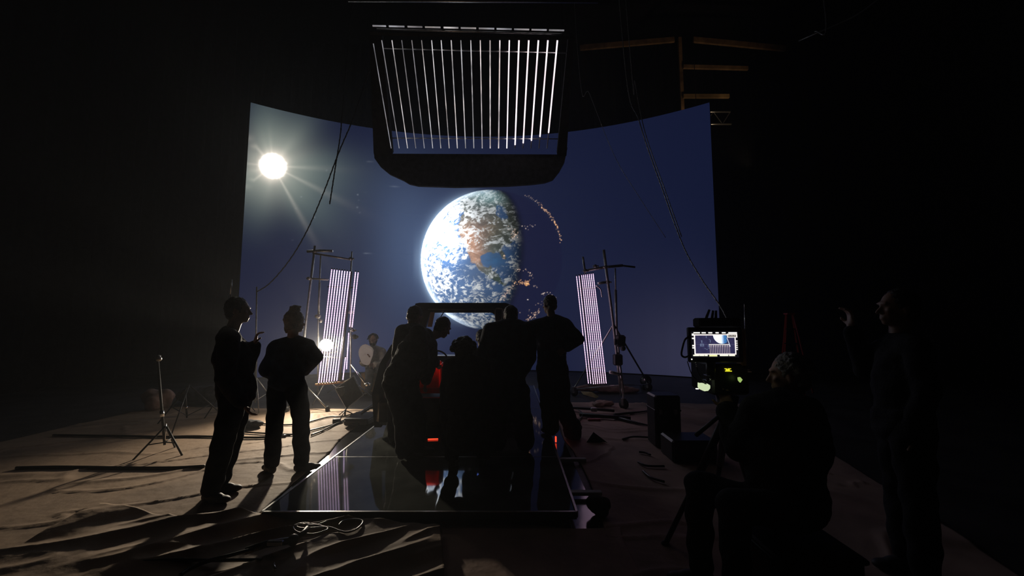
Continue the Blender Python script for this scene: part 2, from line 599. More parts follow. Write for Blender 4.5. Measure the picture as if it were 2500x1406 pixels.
    # air glow just outside the limb, and a wider haze glow painted in
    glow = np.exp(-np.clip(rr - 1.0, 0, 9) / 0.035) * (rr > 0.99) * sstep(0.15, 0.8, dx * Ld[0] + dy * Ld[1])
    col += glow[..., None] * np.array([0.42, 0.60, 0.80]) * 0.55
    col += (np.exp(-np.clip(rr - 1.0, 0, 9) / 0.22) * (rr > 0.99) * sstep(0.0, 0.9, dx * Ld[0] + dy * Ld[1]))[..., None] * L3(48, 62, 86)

    # city lights
    lights = []

    def string(pts, n, jit, bri, warm):
        pts = [Vector((a, b)) for a, b in pts]
        for _ in range(n):
            k = rnd.randrange(len(pts) - 1)
            p = pts[k].lerp(pts[k + 1], rnd.random())
            lights.append((p.x + rnd.gauss(0, jit), p.y + rnd.gauss(0, jit), bri * rnd.uniform(0.15, 1.0), warm, rnd.uniform(0.75, 1.15)))
    string([(1281, 476), (1300, 485), (1315, 497)], 22, 1.2, 0.35, 0.3)
    string([(1315, 497), (1330, 512), (1345, 530)], 34, 1.7, 1.0, 0.75)
    string([(1345, 530), (1352, 540), (1360, 556), (1367, 575), (1370, 590)], 34, 1.6, 0.8, 0.7)
    string([(1352, 540), (1362, 556)], 16, 1.5, 1.1, 0.9)
    string([(1258, 658), (1280, 659), (1292, 664), (1298, 678)], 26, 1.8, 0.8, 0.4)
    string([(1255, 688), (1272, 690), (1284, 690), (1290, 686)], 46, 3.0, 0.9, 0.85)
    string([(1285, 692), (1284, 692)], 16, 3.0, 1.6, 1.0)
    string([(1258, 692), (1244, 706), (1236, 716), (1228, 728), (1222, 738)], 46, 3.0, 0.8, 0.5)
    string([(1300, 697), (1316, 702)], 6, 2.0, 0.5, 0.3)
    string([(1318, 716), (1330, 718), (1344, 717), (1350, 722)], 14, 2.5, 0.8, 0.2)
    string([(1285, 783), (1296, 774), (1308, 766), (1316, 758)], 34, 3.0, 0.9, 0.5)
    string([(1288, 731), (1289, 731)], 3, 1.0, 0.8, 0.0)
    string([(1270, 768), (1312, 740), (1330, 735)], 10, 5.0, 0.35, 0.3)
    string([(1240, 560), (1262, 556), (1280, 554), (1305, 553)], 18, 4.0, 0.7, 0.2)
    string([(1250, 574), (1262, 568), (1254, 585)], 26, 4.0, 1.0, 0.4)
    string([(1227, 618), (1232, 626), (1230, 634)], 12, 1.5, 0.9, 0.5)
    for (lx, ly, b, wm, r) in lights:
        msk = (np.abs(x - lx) < 6) & (np.abs(y - ly) < 6)
        g = np.exp(-((x[msk] - lx) ** 2 + (y[msk] - ly) ** 2) / (r * r)) * b
        col[msk] += g[:, None] * np.array([1.0, 0.86 - 0.38 * wm, 0.78 - 0.62 * wm])

    # ---- the sun in the picture, with its rays
    sx, sy = x - 666, y - 405
    r = np.hypot(sx, sy)
    th = np.arctan2(-sy, sx)
    rays = np.zeros(x.shape)
    for ang, ln, wd, st in ((-27, 150, 0.05, 0.5), (-61, 150, 0.045, 0.7), (-3, 115, 0.06, 0.45), (52, 75, 0.16, 0.3), (131, 105, 0.07, 0.7),
                            (95, 62, 0.07, 0.6), (175, 80, 0.06, 0.5), (217, 95, 0.06, 0.6), (20, 70, 0.2, 0.25), (-100, 60, 0.15, 0.3), (110, 60, 0.12, 0.3), (195, 70, 0.1, 0.3)):
        d = np.angle(np.exp(1j * (th - math.radians(ang))))
        rays += st * np.exp(-(d / wd) ** 2) * np.exp(-(r / ln) ** 1.5 * 1.6)
    lobes = 1 + 0.20 * np.cos(3 * th + 1.4) + 0.08 * np.cos(7 * th) + 0.16 * np.cos(th + 0.35)
    halo = np.exp(-(r / (112 * lobes)) ** 2.0)
    col += halo[..., None] * np.array([0.150, 0.205, 0.160])
    col += (np.exp(-(r / 62) ** 1.7))[..., None] * np.array([0.36, 0.31, 0.26])
    col += rays[..., None] * np.array([0.42, 0.37, 0.31])
    frag = 1 + 0.16 * (fbm(th * 5 + 30, r * 0 + 2, 9.0) - 0.5) + 0.07 * np.cos(2 * th + 0.8)
    core = np.exp(-(r / (27.5 * frag)) ** 6)
    col += core[..., None] * np.array([6.5, 6.2, 5.7]) + np.exp(-(r / 34) ** 3)[..., None] * np.array([0.9, 0.72, 0.6])
    # bezel seams between cabinets, barely darker
    H, Wd = x.shape
    idx = np.arange(H * Wd).reshape(H, Wd)
    nfront = H * Wd
    faces = np.stack([idx[:-1, :-1], idx[:-1, 1:], idx[1:, 1:], idx[1:, :-1]], -1).reshape(-1, 4)
    xm, ym = x[:-1, :-1].ravel(), y[:-1, :-1].ravel()
    hot = (np.hypot(xm - 1200, ym - 635) < 185) | (np.hypot(xm - 666, ym - 405) < 130)
    vco = np.stack([X, Y, Z], -1).reshape(-1, 3)
    # back shell 12 cm behind: the cabinets' depth
    nb = 60
    ab = np.linspace(a0, a1, nb)
    back = []
    for zz in (ZB, ztop):
        for a in ab: back.append((cx + (R + 0.12) * math.sin(a), cy + (R + 0.12) * math.cos(a), zz))
    rim = []
    for zz in (ZB, ztop):
        for a in ab: rim.append((cx + (R + 0.002) * math.sin(a), cy + (R + 0.002) * math.cos(a), zz))
    vall = np.vstack([vco, np.array(back), np.array(rim)])
    b0, r0 = nfront, nfront + 2 * nb
    bf = []
    for i in range(nb - 1):
        bf.append((b0 + i, b0 + nb + i, b0 + nb + i + 1, b0 + i + 1))
        bf.append((r0 + nb + i, r0 + nb + i + 1, b0 + nb + i + 1, b0 + nb + i))
        bf.append((r0 + i + 1, r0 + i, b0 + i, b0 + i + 1))
    for i in (0, nb - 1):
        bf.append((r0 + i, r0 + nb + i, b0 + nb + i, b0 + i))
    faces = np.vstack([faces, np.array(bf)])
    me = bpy.data.meshes.new('led_wall')
    me.vertices.add(len(vall)); me.vertices.foreach_set('co', vall.astype('f').ravel())
    me.loops.add(faces.size); me.loops.foreach_set('vertex_index', faces.astype('i').ravel())
    me.polygons.add(len(faces))
    me.polygons.foreach_set('loop_start', np.arange(0, faces.size, 4, dtype='i'))
    mi = np.concatenate([np.where(hot, 1, 0), np.full(len(bf), 2)]).astype('i')
    me.polygons.foreach_set('material_index', mi)
    me.update(calc_edges=True)
    me.validate()
    at = me.color_attributes.new('picture', 'FLOAT_COLOR', 'POINT')
    cc = np.ones((len(vall), 4), 'f')
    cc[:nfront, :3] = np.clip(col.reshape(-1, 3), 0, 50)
    cc[nfront:, :3] = 0
    at.data.foreach_set('color', cc.ravel())

    def screen_mat(name, sampling):
        m = bpy.data.materials.new(name)
        m.use_nodes = True
        nt = m.node_tree
        b = nt.nodes['Principled BSDF']
        b.inputs['Base Color'].default_value = (0.012, 0.012, 0.014, 1)
        b.inputs['Roughness'].default_value = 0.7
        b.inputs['Specular IOR Level'].default_value = 0.2
        a = nt.nodes.new('ShaderNodeAttribute')
        a.attribute_name = 'picture'
        nt.links.new(a.outputs['Color'], b.inputs['Emission Color'])
        b.inputs['Emission Strength'].default_value = 1.0
        m.cycles.emission_sampling = sampling
        return m
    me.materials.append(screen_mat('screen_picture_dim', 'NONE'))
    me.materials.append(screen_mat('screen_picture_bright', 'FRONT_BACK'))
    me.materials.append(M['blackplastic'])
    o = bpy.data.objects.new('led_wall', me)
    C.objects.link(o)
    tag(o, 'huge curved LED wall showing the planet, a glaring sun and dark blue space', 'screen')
    print('led verts', len(vall))
    return cx, cy, R, ztop


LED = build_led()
exec_people = True

# ------------------------------------------------------------------ platform and floor coverings
PZ = 0.12
p0, p1 = F(640, 1248, PZ), F(1408, 1248, PZ)
PX0, PX1, PY0 = p0.x, p1.x, p0.y
PY1 = 8.9
SEAM = F(1100, 1115, PZ).y
print('platform', PX0, PX1, PY0, SEAM)


def sheet(name, quad, nu, nv, fn, m, label, cat='floor covering', z0=0.006, group=None):
    """a sheet of floor covering: quad = near-left, near-right, far-right, far-left (x, y); fn(x, y) -> height"""
    q = [np.array(p, float) for p in quad]
    a, b = np.meshgrid(np.linspace(0, 1, nu), np.linspace(0, 1, nv))
    X = (q[0][0] * (1 - a) + q[1][0] * a) * (1 - b) + (q[3][0] * (1 - a) + q[2][0] * a) * b
    Y = (q[0][1] * (1 - a) + q[1][1] * a) * (1 - b) + (q[3][1] * (1 - a) + q[2][1] * a) * b
    # torn, slightly wandering outline
    X = X + (vnoise(X * 1.7 + 5, Y * 1.7, 4.0) - 0.5) * 0.10
    Y = Y + (vnoise(X * 1.9, Y * 1.9 + 3, 5.0) - 0.5) * 0.08
    Z = np.clip(fn(X, Y), 0, 1) + z0
    n = nu * nv
    top = np.stack([X, Y, Z], -1).reshape(-1, 3)
    bot = top - np.array([0, 0, 0.0025])
    idx = np.arange(n).reshape(nv, nu)
    f = np.stack([idx[:-1, :-1], idx[:-1, 1:], idx[1:, 1:], idx[1:, :-1]], -1).reshape(-1, 4)
    f2 = f[:, ::-1] + n
    rim = list(idx[0, :]) + list(idx[1:, -1]) + list(idx[-1, -2::-1]) + list(idx[-2:0:-1, 0])
    rf = [(rim[(i + 1) % len(rim)], rim[i], rim[i] + n, rim[(i + 1) % len(rim)] + n) for i in range(len(rim))]
    me = bpy.data.meshes.new(name)
    me.from_pydata(np.vstack([top, bot]).tolist(), [], np.vstack([f, f2, np.array(rf)]).tolist())
    me.shade_smooth()
    o = link(name, me, m)
    centred(o)
    return tag(o, label, cat, group)


def ridge(x, y, s, seed, p=3.0):
    return np.abs(1 - np.abs(2 * fbm(x * s, y * s, seed, 3) - 1)) ** p


def flat_h(amp, seed, ang=0.0, k=1.0):
    """lightly rumpled sheet: a few long creases and soft buckles"""
    ca, sa = math.cos(ang), math.sin(ang)

    def f(x, y):
        u, v = x * ca + y * sa, (-x * sa + y * ca)
        w = fbm(x * 0.8, y * 0.8, seed + 9, 2) * 1.5
        crease = ridge(u * 0.35 + w, v * 1.3 + w, 0.9 * k, seed, 18)
        return amp * (0.9 * np.maximum(crease - 0.3, 0) + 0.35 * fbm(x * 1.1, y * 1.1, seed + 4, 3) + 0.10 * ridge(x, y, 3.0, seed + 2, 4))
    return f


def crumple(x, y):
    """deep folds running up to the right"""
    ang = math.radians(33)
    u, v = x * math.cos(ang) + y * math.sin(ang), -x * math.sin(ang) + y * math.cos(ang)
    w = fbm(x * 0.9, y * 0.9, 31.0, 3)
    fold = 1 - np.abs(2 * vnoise(u * 0.8 + w * 1.2, v * 3.4 + w * 2.0, 33.0) - 1)
    fold2 = 1 - np.abs(2 * vnoise(u * 1.7 + 7, v * 7.0 + w * 3.0, 35.0) - 1)
    fine = fbm(x * 9, y * 9, 37.0, 3)
    return 0.012 + 0.066 * fold ** 1.6 * (0.45 + 0.8 * w) + 0.022 * fold2 ** 1.4 + 0.008 * fine


sheet('paper_sheet', [(-6.8, 0.9), (PX0 - 0.10, 2.75), (PX0 - 0.50, 7.0), (-6.4, 7.2)], 190, 190, flat_h(0.024, 3.0, 0.25), 'paper',
      'brown paper floor covering left of the glossy platform, under two standing people', z0=0.010)
sheet('paper_sheet', [(PX1 + 0.22, 2.45), (2.7, 1.2), (4.6, 7.4), (PX1 + 0.25, 7.6)], 150, 180, flat_h(0.03, 8.0, -0.3), 'paper_b',
      'reddish brown paper floor covering right of the platform, under the right tube rig', z0=0.010)
sheet('paper_sheet', [(-3.4, 1.0), (F(1088, 1500).x, F(1088, 1500).y), (F(1085, 1306).x, F(1085, 1306).y - 0.02), (F(610, 1300).x - 1.4, F(610, 1300).y + 0.25)], 230, 190,
      crumple, 'paper',
      'crumpled brown paper heaped in deep folds before the platform, near the photographer', z0=0.014)
sheet('paper_sheet', [(F(1078, 1500).x, F(1078, 1500).y), (F(1590, 1500).x, F(1590, 1500).y), (F(1520, 1294).x, F(1520, 1294).y), (F(1088, 1294).x, F(1088, 1294).y)], 90, 60,
      lambda x, y: 0.012 * fbm(x * 1.6, y * 1.6, 22.0, 3), 'paper_b',
      'smooth flat reddish brown paper at bottom centre before the platform', z0=0.02)

gx0, gx1 = F(622, 1302).x - 0.55, F(1468, 1286).x
gs = MB().box(((gx0 + gx1) / 2, (2.77 + 9.2) / 2, 0.003), (gx1 - gx0, 9.2 - 2.77, 0.006))
tag(gs.build('vinyl_sheet', 'gloss_sheet', top=True), 'shiny black vinyl sheet on the floor under the raised platform', 'floor covering')

plat = thing('platform', 'long low glossy black platform with a metal edge carrying the car', 'platform', ((PX0 + PX1) / 2, (PY0 + PY1) / 2, 0))
yy = [PY0, SEAM, SEAM + (PY1 - SEAM) / 2, PY1]
for i in range(3):
    MB().box(((PX0 + PX1) / 2, (yy[i] + yy[i + 1]) / 2, PZ - 0.012), (PX1 - PX0 - 0.03, yy[i + 1] - yy[i] - 0.012, 0.022), bev=0.002).build('deck_panel', 'gloss', plat)
for i in range(1, 3):
    o = MB().box(((PX0 + PX1) / 2, yy[i], PZ - 0.006), (PX1 - PX0 - 0.03, 0.010, 0.013)).build('seam_strip', 'steel', plat)
for x in (PX0, PX1):
    MB().box((x, (PY0 + PY1) / 2, PZ - 0.022), (0.022, PY1 - PY0, 0.05), bev=0.003).build('edge_rail', 'alu', plat)
for y in (PY0, PY1):
    MB().box(((PX0 + PX1) / 2, y, PZ - 0.0015), (PX1 - PX0, 0.016, 0.005)).build('edge_strip', 'alu', plat)
    MB().box(((PX0 + PX1) / 2, y, PZ - 0.03), (PX1 - PX0, 0.02, 0.05), bev=0.003).build('fascia', 'blackmetal', plat)
for x in (PX0 + 0.12, PX1 - 0.12, (PX0 + PX1) / 2):
    for y in (PY0 + 0.35, 4.4, 6.2, PY1 - 0.3):
        MB().box((x, y, 0.036), (0.08, 0.08, 0.06), bev=0.004).build('foot', 'blackmetal', plat)
# pale slats poking out on the right
for (yy_, xa) in ((F(1385, 1132).y, 0.34), (F(1420, 1216).y, 0.32)):
    o = MB().box((PX1 + xa / 2 - 0.02, yy_, 0.045), (xa, 0.06, 0.03), bev=0.004).build('outrigger', 'white', plat)
# white tape strip at the near left corner
a, b = F(620, 1249, 0.012), F(657, 1311, 0.012)
d = (b - a); d.z = 0; L = d.length; ang = math.atan2(d.y, d.x)
ts = MB().box((a + b) / 2, (L, 0.022, 0.012), Matrix.Rotation(ang, 3, 'Z'), 0.002)
tag(ts.build('batten', 'white', top=True), 'thin pale batten lying on the floor at the near left corner of the platform', 'batten')

# ------------------------------------------------------------------ overhead tube rig
RIG = W(1160, 240, 6.0)
rig = thing('overhead_light_rig', 'black framed ceiling rig of thin glowing tubes hanging above the car', 'light rig', RIG)
YN, YF = 5.5, 6.65


def rig_pt(x, y, t=None):
    """pixel -> point on the tilted rig plane; t = 0 near end, 1 far end"""
    yn, yf = 105.0, 362.0
    A_, B_, C_ = W(930, yn, YN), W(1360, yn, YN), W(1340, yf, YF)
    n = (B_ - A_).cross(C_ - A_).normalized()
    d = Vector(((x - CX) / FPX, 0, 0)) + UP * ((CY - y) / FPX) + FWD
    o = Vector((0, 0, CAMZ))
    return o + d * ((A_ - o).dot(n) / d.dot(n))


RN = (W(1360, 105, YN) - W(930, 105, YN)).cross(W(1340, 362, YF) - W(930, 105, YN)).normalized()
if RN.z < 0: RN = -RN


def tube_mat(name, base, strength, lo, dots=0.0, seed=0.0):
    m = bpy.data.materials.new(name)
    m.use_nodes = True
    nt = m.node_tree
    b = nt.nodes['Principled BSDF']
    b.inputs['Base Color'].default_value = (0.6, 0.6, 0.62, 1)
    b.inputs['Roughness'].default_value = 0.35
    tc = nt.nodes.new('ShaderNodeTexCoord')
    n = nt.nodes.new('ShaderNodeTexNoise')
    n.inputs['Scale'].default_value = 3.5
    n.inputs['Detail'].default_value = 3
    nt.links.new(tc.outputs['Object'], n.inputs['Vector'])
    mr = nt.nodes.new('ShaderNodeMapRange')
    mr.inputs[1].default_value = 0.38
    mr.inputs[2].default_value = 0.62
    mr.inputs[3].default_value = lo * strength
    mr.inputs[4].default_value = strength
    nt.links.new(n.outputs['Fac'], mr.inputs[0])
    last = mr.outputs[0]
    if dots:
        sp = nt.nodes.new('ShaderNodeSeparateXYZ')
        nt.links.new(tc.outputs['Object'], sp.inputs[0])
        mm = nt.nodes.new('ShaderNodeMath'); mm.operation = 'MULTIPLY'; mm.inputs[1].default_value = 2 * math.pi / 0.042
        nt.links.new(sp.outputs['Z'], mm.inputs[0])
        sn = nt.nodes.new('ShaderNodeMath'); sn.operation = 'SINE'
        nt.links.new(mm.outputs[0], sn.inputs[0])
        m2 = nt.nodes.new('ShaderNodeMapRange')
        m2.inputs[1].default_value = -1; m2.inputs[2].default_value = 1
        m2.inputs[3].default_value = 1 - dots; m2.inputs[4].default_value = 1 + dots * 0.6
        nt.links.new(sn.outputs[0], m2.inputs[0])
        m3 = nt.nodes.new('ShaderNodeMath'); m3.operation = 'MULTIPLY'
        nt.links.new(last, m3.inputs[0]); nt.links.new(m2.outputs[0], m3.inputs[1])
        last = m3.outputs[0]
    cr = nt.nodes.new('ShaderNodeValToRGB')
    cr.color_ramp.elements[0].position = 0.35
    cr.color_ramp.elements[0].color = (*base, 1)
    cr.color_ramp.elements[1].position = 0.62
    cr.color_ramp.elements[1].color = (base[0] * 1.0, base[1] * 0.9, base[2] * 0.82, 1)
    n2 = nt.nodes.new('ShaderNodeTexNoise')
    n2.inputs['Scale'].default_value = 2.2
    nt.links.new(tc.outputs['Object'], n2.inputs['Vector'])
    nt.links.new(n2.outputs['Fac'], cr.inputs[0])
    nt.links.new(cr.outputs[0], b.inputs['Emission Color'])
    nt.links.new(last, b.inputs['Emission Strength'])
    return m


TM = [tube_mat('tube_glow_%s' % k, c, s, lo) for k, c, s, lo in
      (('faint', (0.78, 0.80, 0.9), 0.42, 0.35), ('low', (0.85, 0.85, 0.9), 0.85, 0.3), ('mid', (0.92, 0.86, 0.9), 1.05, 0.4), ('high', (1.0, 0.88, 1.0), 1.9, 0.6))]
M['tube_off'] = mat('unlit_tube', (0.5, 0.5, 0.55), 0.4, var=0.1)
tops = [180, 240, 313, 383, 455, 525, 597, 665, 737, 806, 877, 945, 1015, 1085, 1153, 1222, 1292, 1361, 1429, 1497]
bots = [308, 365, 425, 484, 545, 605, 663, 723, 781, 840, 899, 959, 1016, 1076, 1135, 1193, 1250, 1307, 1365, 1423]
K = 600 / 1758.0
for i in range(20):
    tx, bx = 850 + tops[i] * K, 850 + bots[i] * K
    ty = 98 if i else 106
    by = 362
    end = {15: 352, 16: 347, 17: 340, 18: 329, 19: 318}.get(i, by)
    A_, B_ = rig_pt(tx, ty), rig_pt(bx, by)
    t = (end - ty) / (by - ty)
    Mid = A_.lerp(B_, t)
    r = 0.0065 if i < 8 else (0.0075 if i < 12 else 0.009 if i < 15 else 0.0115)
    mm = TM[0] if i in (0, 1, 3, 4) else TM[1] if i < 11 else TM[2] if i < 14 else TM[3]
    tb = MB().tube([A_, Mid], r, 8).build('light_tube', mm, rig, smooth=True)
    if end != by:
        MB().tube([Mid, B_], r * 0.8, 8).build('tube_end', 'tube_off', tb, smooth=True)
    MB().tube([A_ - (B_ - A_).normalized() * 0.03, A_], r * 1.3, 8).build('end_cap', 'blackplastic', tb)
lift = RN * 0.018
for (a, b) in (((905, 118), (1385, 130)), ((938, 338), (1362, 340))):
    MB().tube([rig_pt(*a) + lift, rig_pt(*b) + lift], 0.009, 8).build('crossbar', 'alu', rig, smooth=True)
MB().tube([rig_pt(920, 71) , rig_pt(1400, 84)], 0.013, 10).build('head_bar', 'alu', rig, smooth=True)
xs = [(175, 270), (292, 402), (425, 530), (550, 660), (683, 788), (806, 915), (935, 1045), (1062, 1170), (1187, 1295), (1312, 1420), (1437, 1545)]
for i, (a, b) in enumerate(xs):
    y = 63 + i * 1.05
    MB().tube([rig_pt(850 + a * K, y), rig_pt(850 + b * K, y + 0.8)], 0.0105, 8).build('batten_tube', TM[1] if i in (3, 4, 5) else TM[0], rig, smooth=True)
# frame: two side rails, near rail, and the black fabric skirt that hangs at the far end
thk = RN * 0.10


def plate(px, name, m, depth, parent=rig):
    return MB().prism([rig_pt(*p) for p in px], depth).build(name, m, parent)


plate([(902, 88), (932, 88), (958, 376), (928, 398), (915, 388), (912, 372)], 'side_rail', 'cloth', thk)
plate([(1388, 88), (1402, 88), (1383, 380), (1366, 392), (1360, 376)], 'side_rail', 'cloth', thk)
plate([(902, 78), (1404, 92), (1404, 97), (902, 86)], 'near_rail', 'blackmetal', thk)
MB().prism([W(x, y, YF + 0.10) for x, y in ((912, 362), (950, 368), (957, 375), (1360, 377), (1366, 366), (1386, 360), (1378, 396), (1366, 418), (1350, 438), (1330, 445), (1298, 449), (1240, 453),
                                           (1110, 456), (1020, 453), (998, 448), (985, 440), (950, 424), (928, 406), (914, 386))], (0, 0.07, 0)).build('skirt', 'charcoal', rig)
# the light pole and hanging gear over the rig
pipe = thing('ceiling_pipe', 'long horizontal metal pipe at the very top edge above the rig', 'pipe', W(1150, 2, 5.2))
MB().tube([W(850, 1, 5.2), W(1460, 4, 5.2)], 0.02, 12).build('tube_body', 'alu', pipe, smooth=True)
MB().tube([W(852, 1, 5.2), W(852, 1, 5.2) + Vector((0, 0, 13.98 - W(852, 1, 5.2).z))], 0.006, 6).build('hanger', 'blackmetal', pipe)
MB().tube([W(1455, 3, 5.2), W(1455, 3, 5.2) + Vector((0, 0, 13.98 - W(852, 1, 5.2).z))], 0.006, 6).build('hanger', 'blackmetal', pipe)
for (x, y, x2) in ((928, 88, 904), (1372, 90, 1363), (916, 380, 862), (1372, 372, 1398)):
    p = rig_pt(x, y)
    q = Vector((p.x + (x2 - x) * 0.004, p.y + 0.1, 13.98))
    MB().tube([p, q], 0.008, 6).build('hanging_cable', 'blackmetal', rig)


def V(*a): return Vector(a)


def cable(name, px, r, m, label, cat='cable', group=None, twist=False):
    pts = [p if isinstance(p, Vector) else W(*p) for p in px]
    sp = spline(pts, 8)
    mb = MB().tube(sp, r, 8)
    if twist:                      # links of a chain or lay of a rope: a second strand wound round
        L, q = 0, []
        for i in range(len(sp) - 1):
            d, u, v = basis(sp[i + 1] - sp[i])
            n = max(2, int((sp[i + 1] - sp[i]).length / 0.02))
            for k in range(n):
                p = sp[i].lerp(sp[i + 1], k / n)
                L += 0.02
                q.append(p + (u * math.cos(L * 60) + v * math.sin(L * 60)) * r * 0.9)
        mb.tube(q, r * 0.6, 5)
    o = mb.build(name, m, smooth=True)
    centred(o)
    return tag(o, label, cat, group)


cable('guy_rope', [V(1.75, 6.8, 13.9), (1522, 120, 6.6), (1562, 300, 6.3), (1620, 470, 6.0), (1668, 600, 5.7), (1712, 680, 5.3), (1772, 772, 4.8), (1800, 880, 4.6)], 0.008, 'cablegrey',
      'twisted grey rope dropping over the right of the screen, further right of the close pair', 'rope', 'ropes over the right of the screen', True)
cable('guy_rope', [V(1.9, 7.0, 13.9), (1540, 150, 6.75), (1550, 200, 6.7), (1574, 320, 6.4), (1622, 460, 6.1), (1664, 578, 5.85)], 0.007, 'cablegrey',
      'twisted grey rope dropping over the right of the screen, further left of the close pair', 'rope', 'ropes over the right of the screen', True)
cable('guy_rope', [V(1.0, 7.2, 13.9), (1412, 150, 7.2), (1440, 230, 7.1), (1500, 380, 6.9), (1560, 480, 6.7), (1625, 580, 6.5)], 0.004, 'cablegrey',
      'thin faint grey line crossing the screen beside the rig', 'rope', None, True)
cable('guy_rope', [rig_pt(916, 150) + V(-.02, 0, 0), (892, 200, 6.0), (862, 290, 6.1), (828, 370, 6.2), (790, 470, 6.35), (748, 566, 6.5), (706, 636, 6.65), (660, 690, 6.8), (628, 712, F(622, 1000).y)], 0.009, 'cloth',
      'black rope sagging from the rig down past the sun to the left', 'rope', None, True)
cable('guy_rope', [V(-2.75, 6.9, 13.9), (842, 200, 6.6), (832, 320, 6.4), (820, 400, 6.2), (805, 498, 6.0)], 0.009, 'cloth',
      'short black rope hanging beside the sun halo', 'rope', None, True)

# ------------------------------------------------------------------ timber and truss behind the screen, top right


def beam(name, a, b, w, h, m, label, cat='beam', Y=13.2, Y2=None):
    A_, B_ = W(a[0], a[1], Y), W(b[0], b[1], Y2 or Y)
    d = (B_ - A_)
    q = d.to_track_quat('X', 'Z').to_matrix()
    o = MB().box((A_ + B_) / 2, (d.length, w, h), q, 0.006).build(name, m, top=True)
    return tag(o, label, cat)


beam('timber_beam', (1416, 117), (1646, 97), 0.08, 0.19, 'wood', 'sloping timber beam above the screen between the rig and the post')
beam('timber_beam', (1692, 97), (1917, 119), 0.08, 0.20, 'wood', 'sloping timber beam above the screen, right of the post, longest one')
beam('timber_beam', (1668, 163), (1826, 167), 0.08, 0.14, 'wood', 'level timber rail right of the post, upper of two')
beam('timber_beam', (1668, 235), (1780, 235), 0.08, 0.14, 'woodyellow', 'level timber rail right of the post, lower of two')
A_, B_ = W(1662, 92, 13.3), W(1664, 300, 13.3)
pst = MB().box(((A_.x + B_.x) / 2, 13.3, A_.z / 2), (0.12, 0.1, A_.z), bev=0.006).build('timber_post', 'wood', top=True)
tag(pst, 'tall upright timber post rising behind the screen', 'post')
tr = thing('lighting_truss', 'short aluminium truss end sticking out right of the screen top', 'truss', W(1760, 288, 12.2))
t0, t1, t2, t3 = W(1700, 273, 12.2), W(1783, 273, 12.2), W(1700, 303, 12.2), W(1785, 303, 12.2)
MB().tube([t0, t1], 0.028, 10).build('upper_chord', 'alu', tr, smooth=True)
MB().tube([t2, t3], 0.028, 10).build('lower_chord', 'alu', tr, smooth=True)
for k in range(4):
    a = t0.lerp(t1, k / 4) if k % 2 == 0 else t2.lerp(t3, k / 4)
    b = t2.lerp(t3, (k + 1) / 4) if k % 2 == 0 else t0.lerp(t1, (k + 1) / 4)
    MB().tube([a, b], 0.012, 8).build('diagonal', 'alu', tr)
MB().tube([t0, t0 + Vector((0, 0, 13.98 - t0.z))], 0.01, 6).build('hanger', 'blackmetal', tr)
cable('ceiling_cable', [(2148, -4, 8.5), (2085, 40, 8.8), (2000, 78, 9.2), (1950, 100, 9.6)], 0.02, 'steel', 'grey cable sloping down from the top right corner')
cable('ceiling_cable', [Vector((7.35, 9.0, 13.9)), (2016, 40, 9.0), (1988, 78, 9.2)], 0.018, 'steel', 'faint cable hanging near the top right of the hall')

# ------------------------------------------------------------------ people


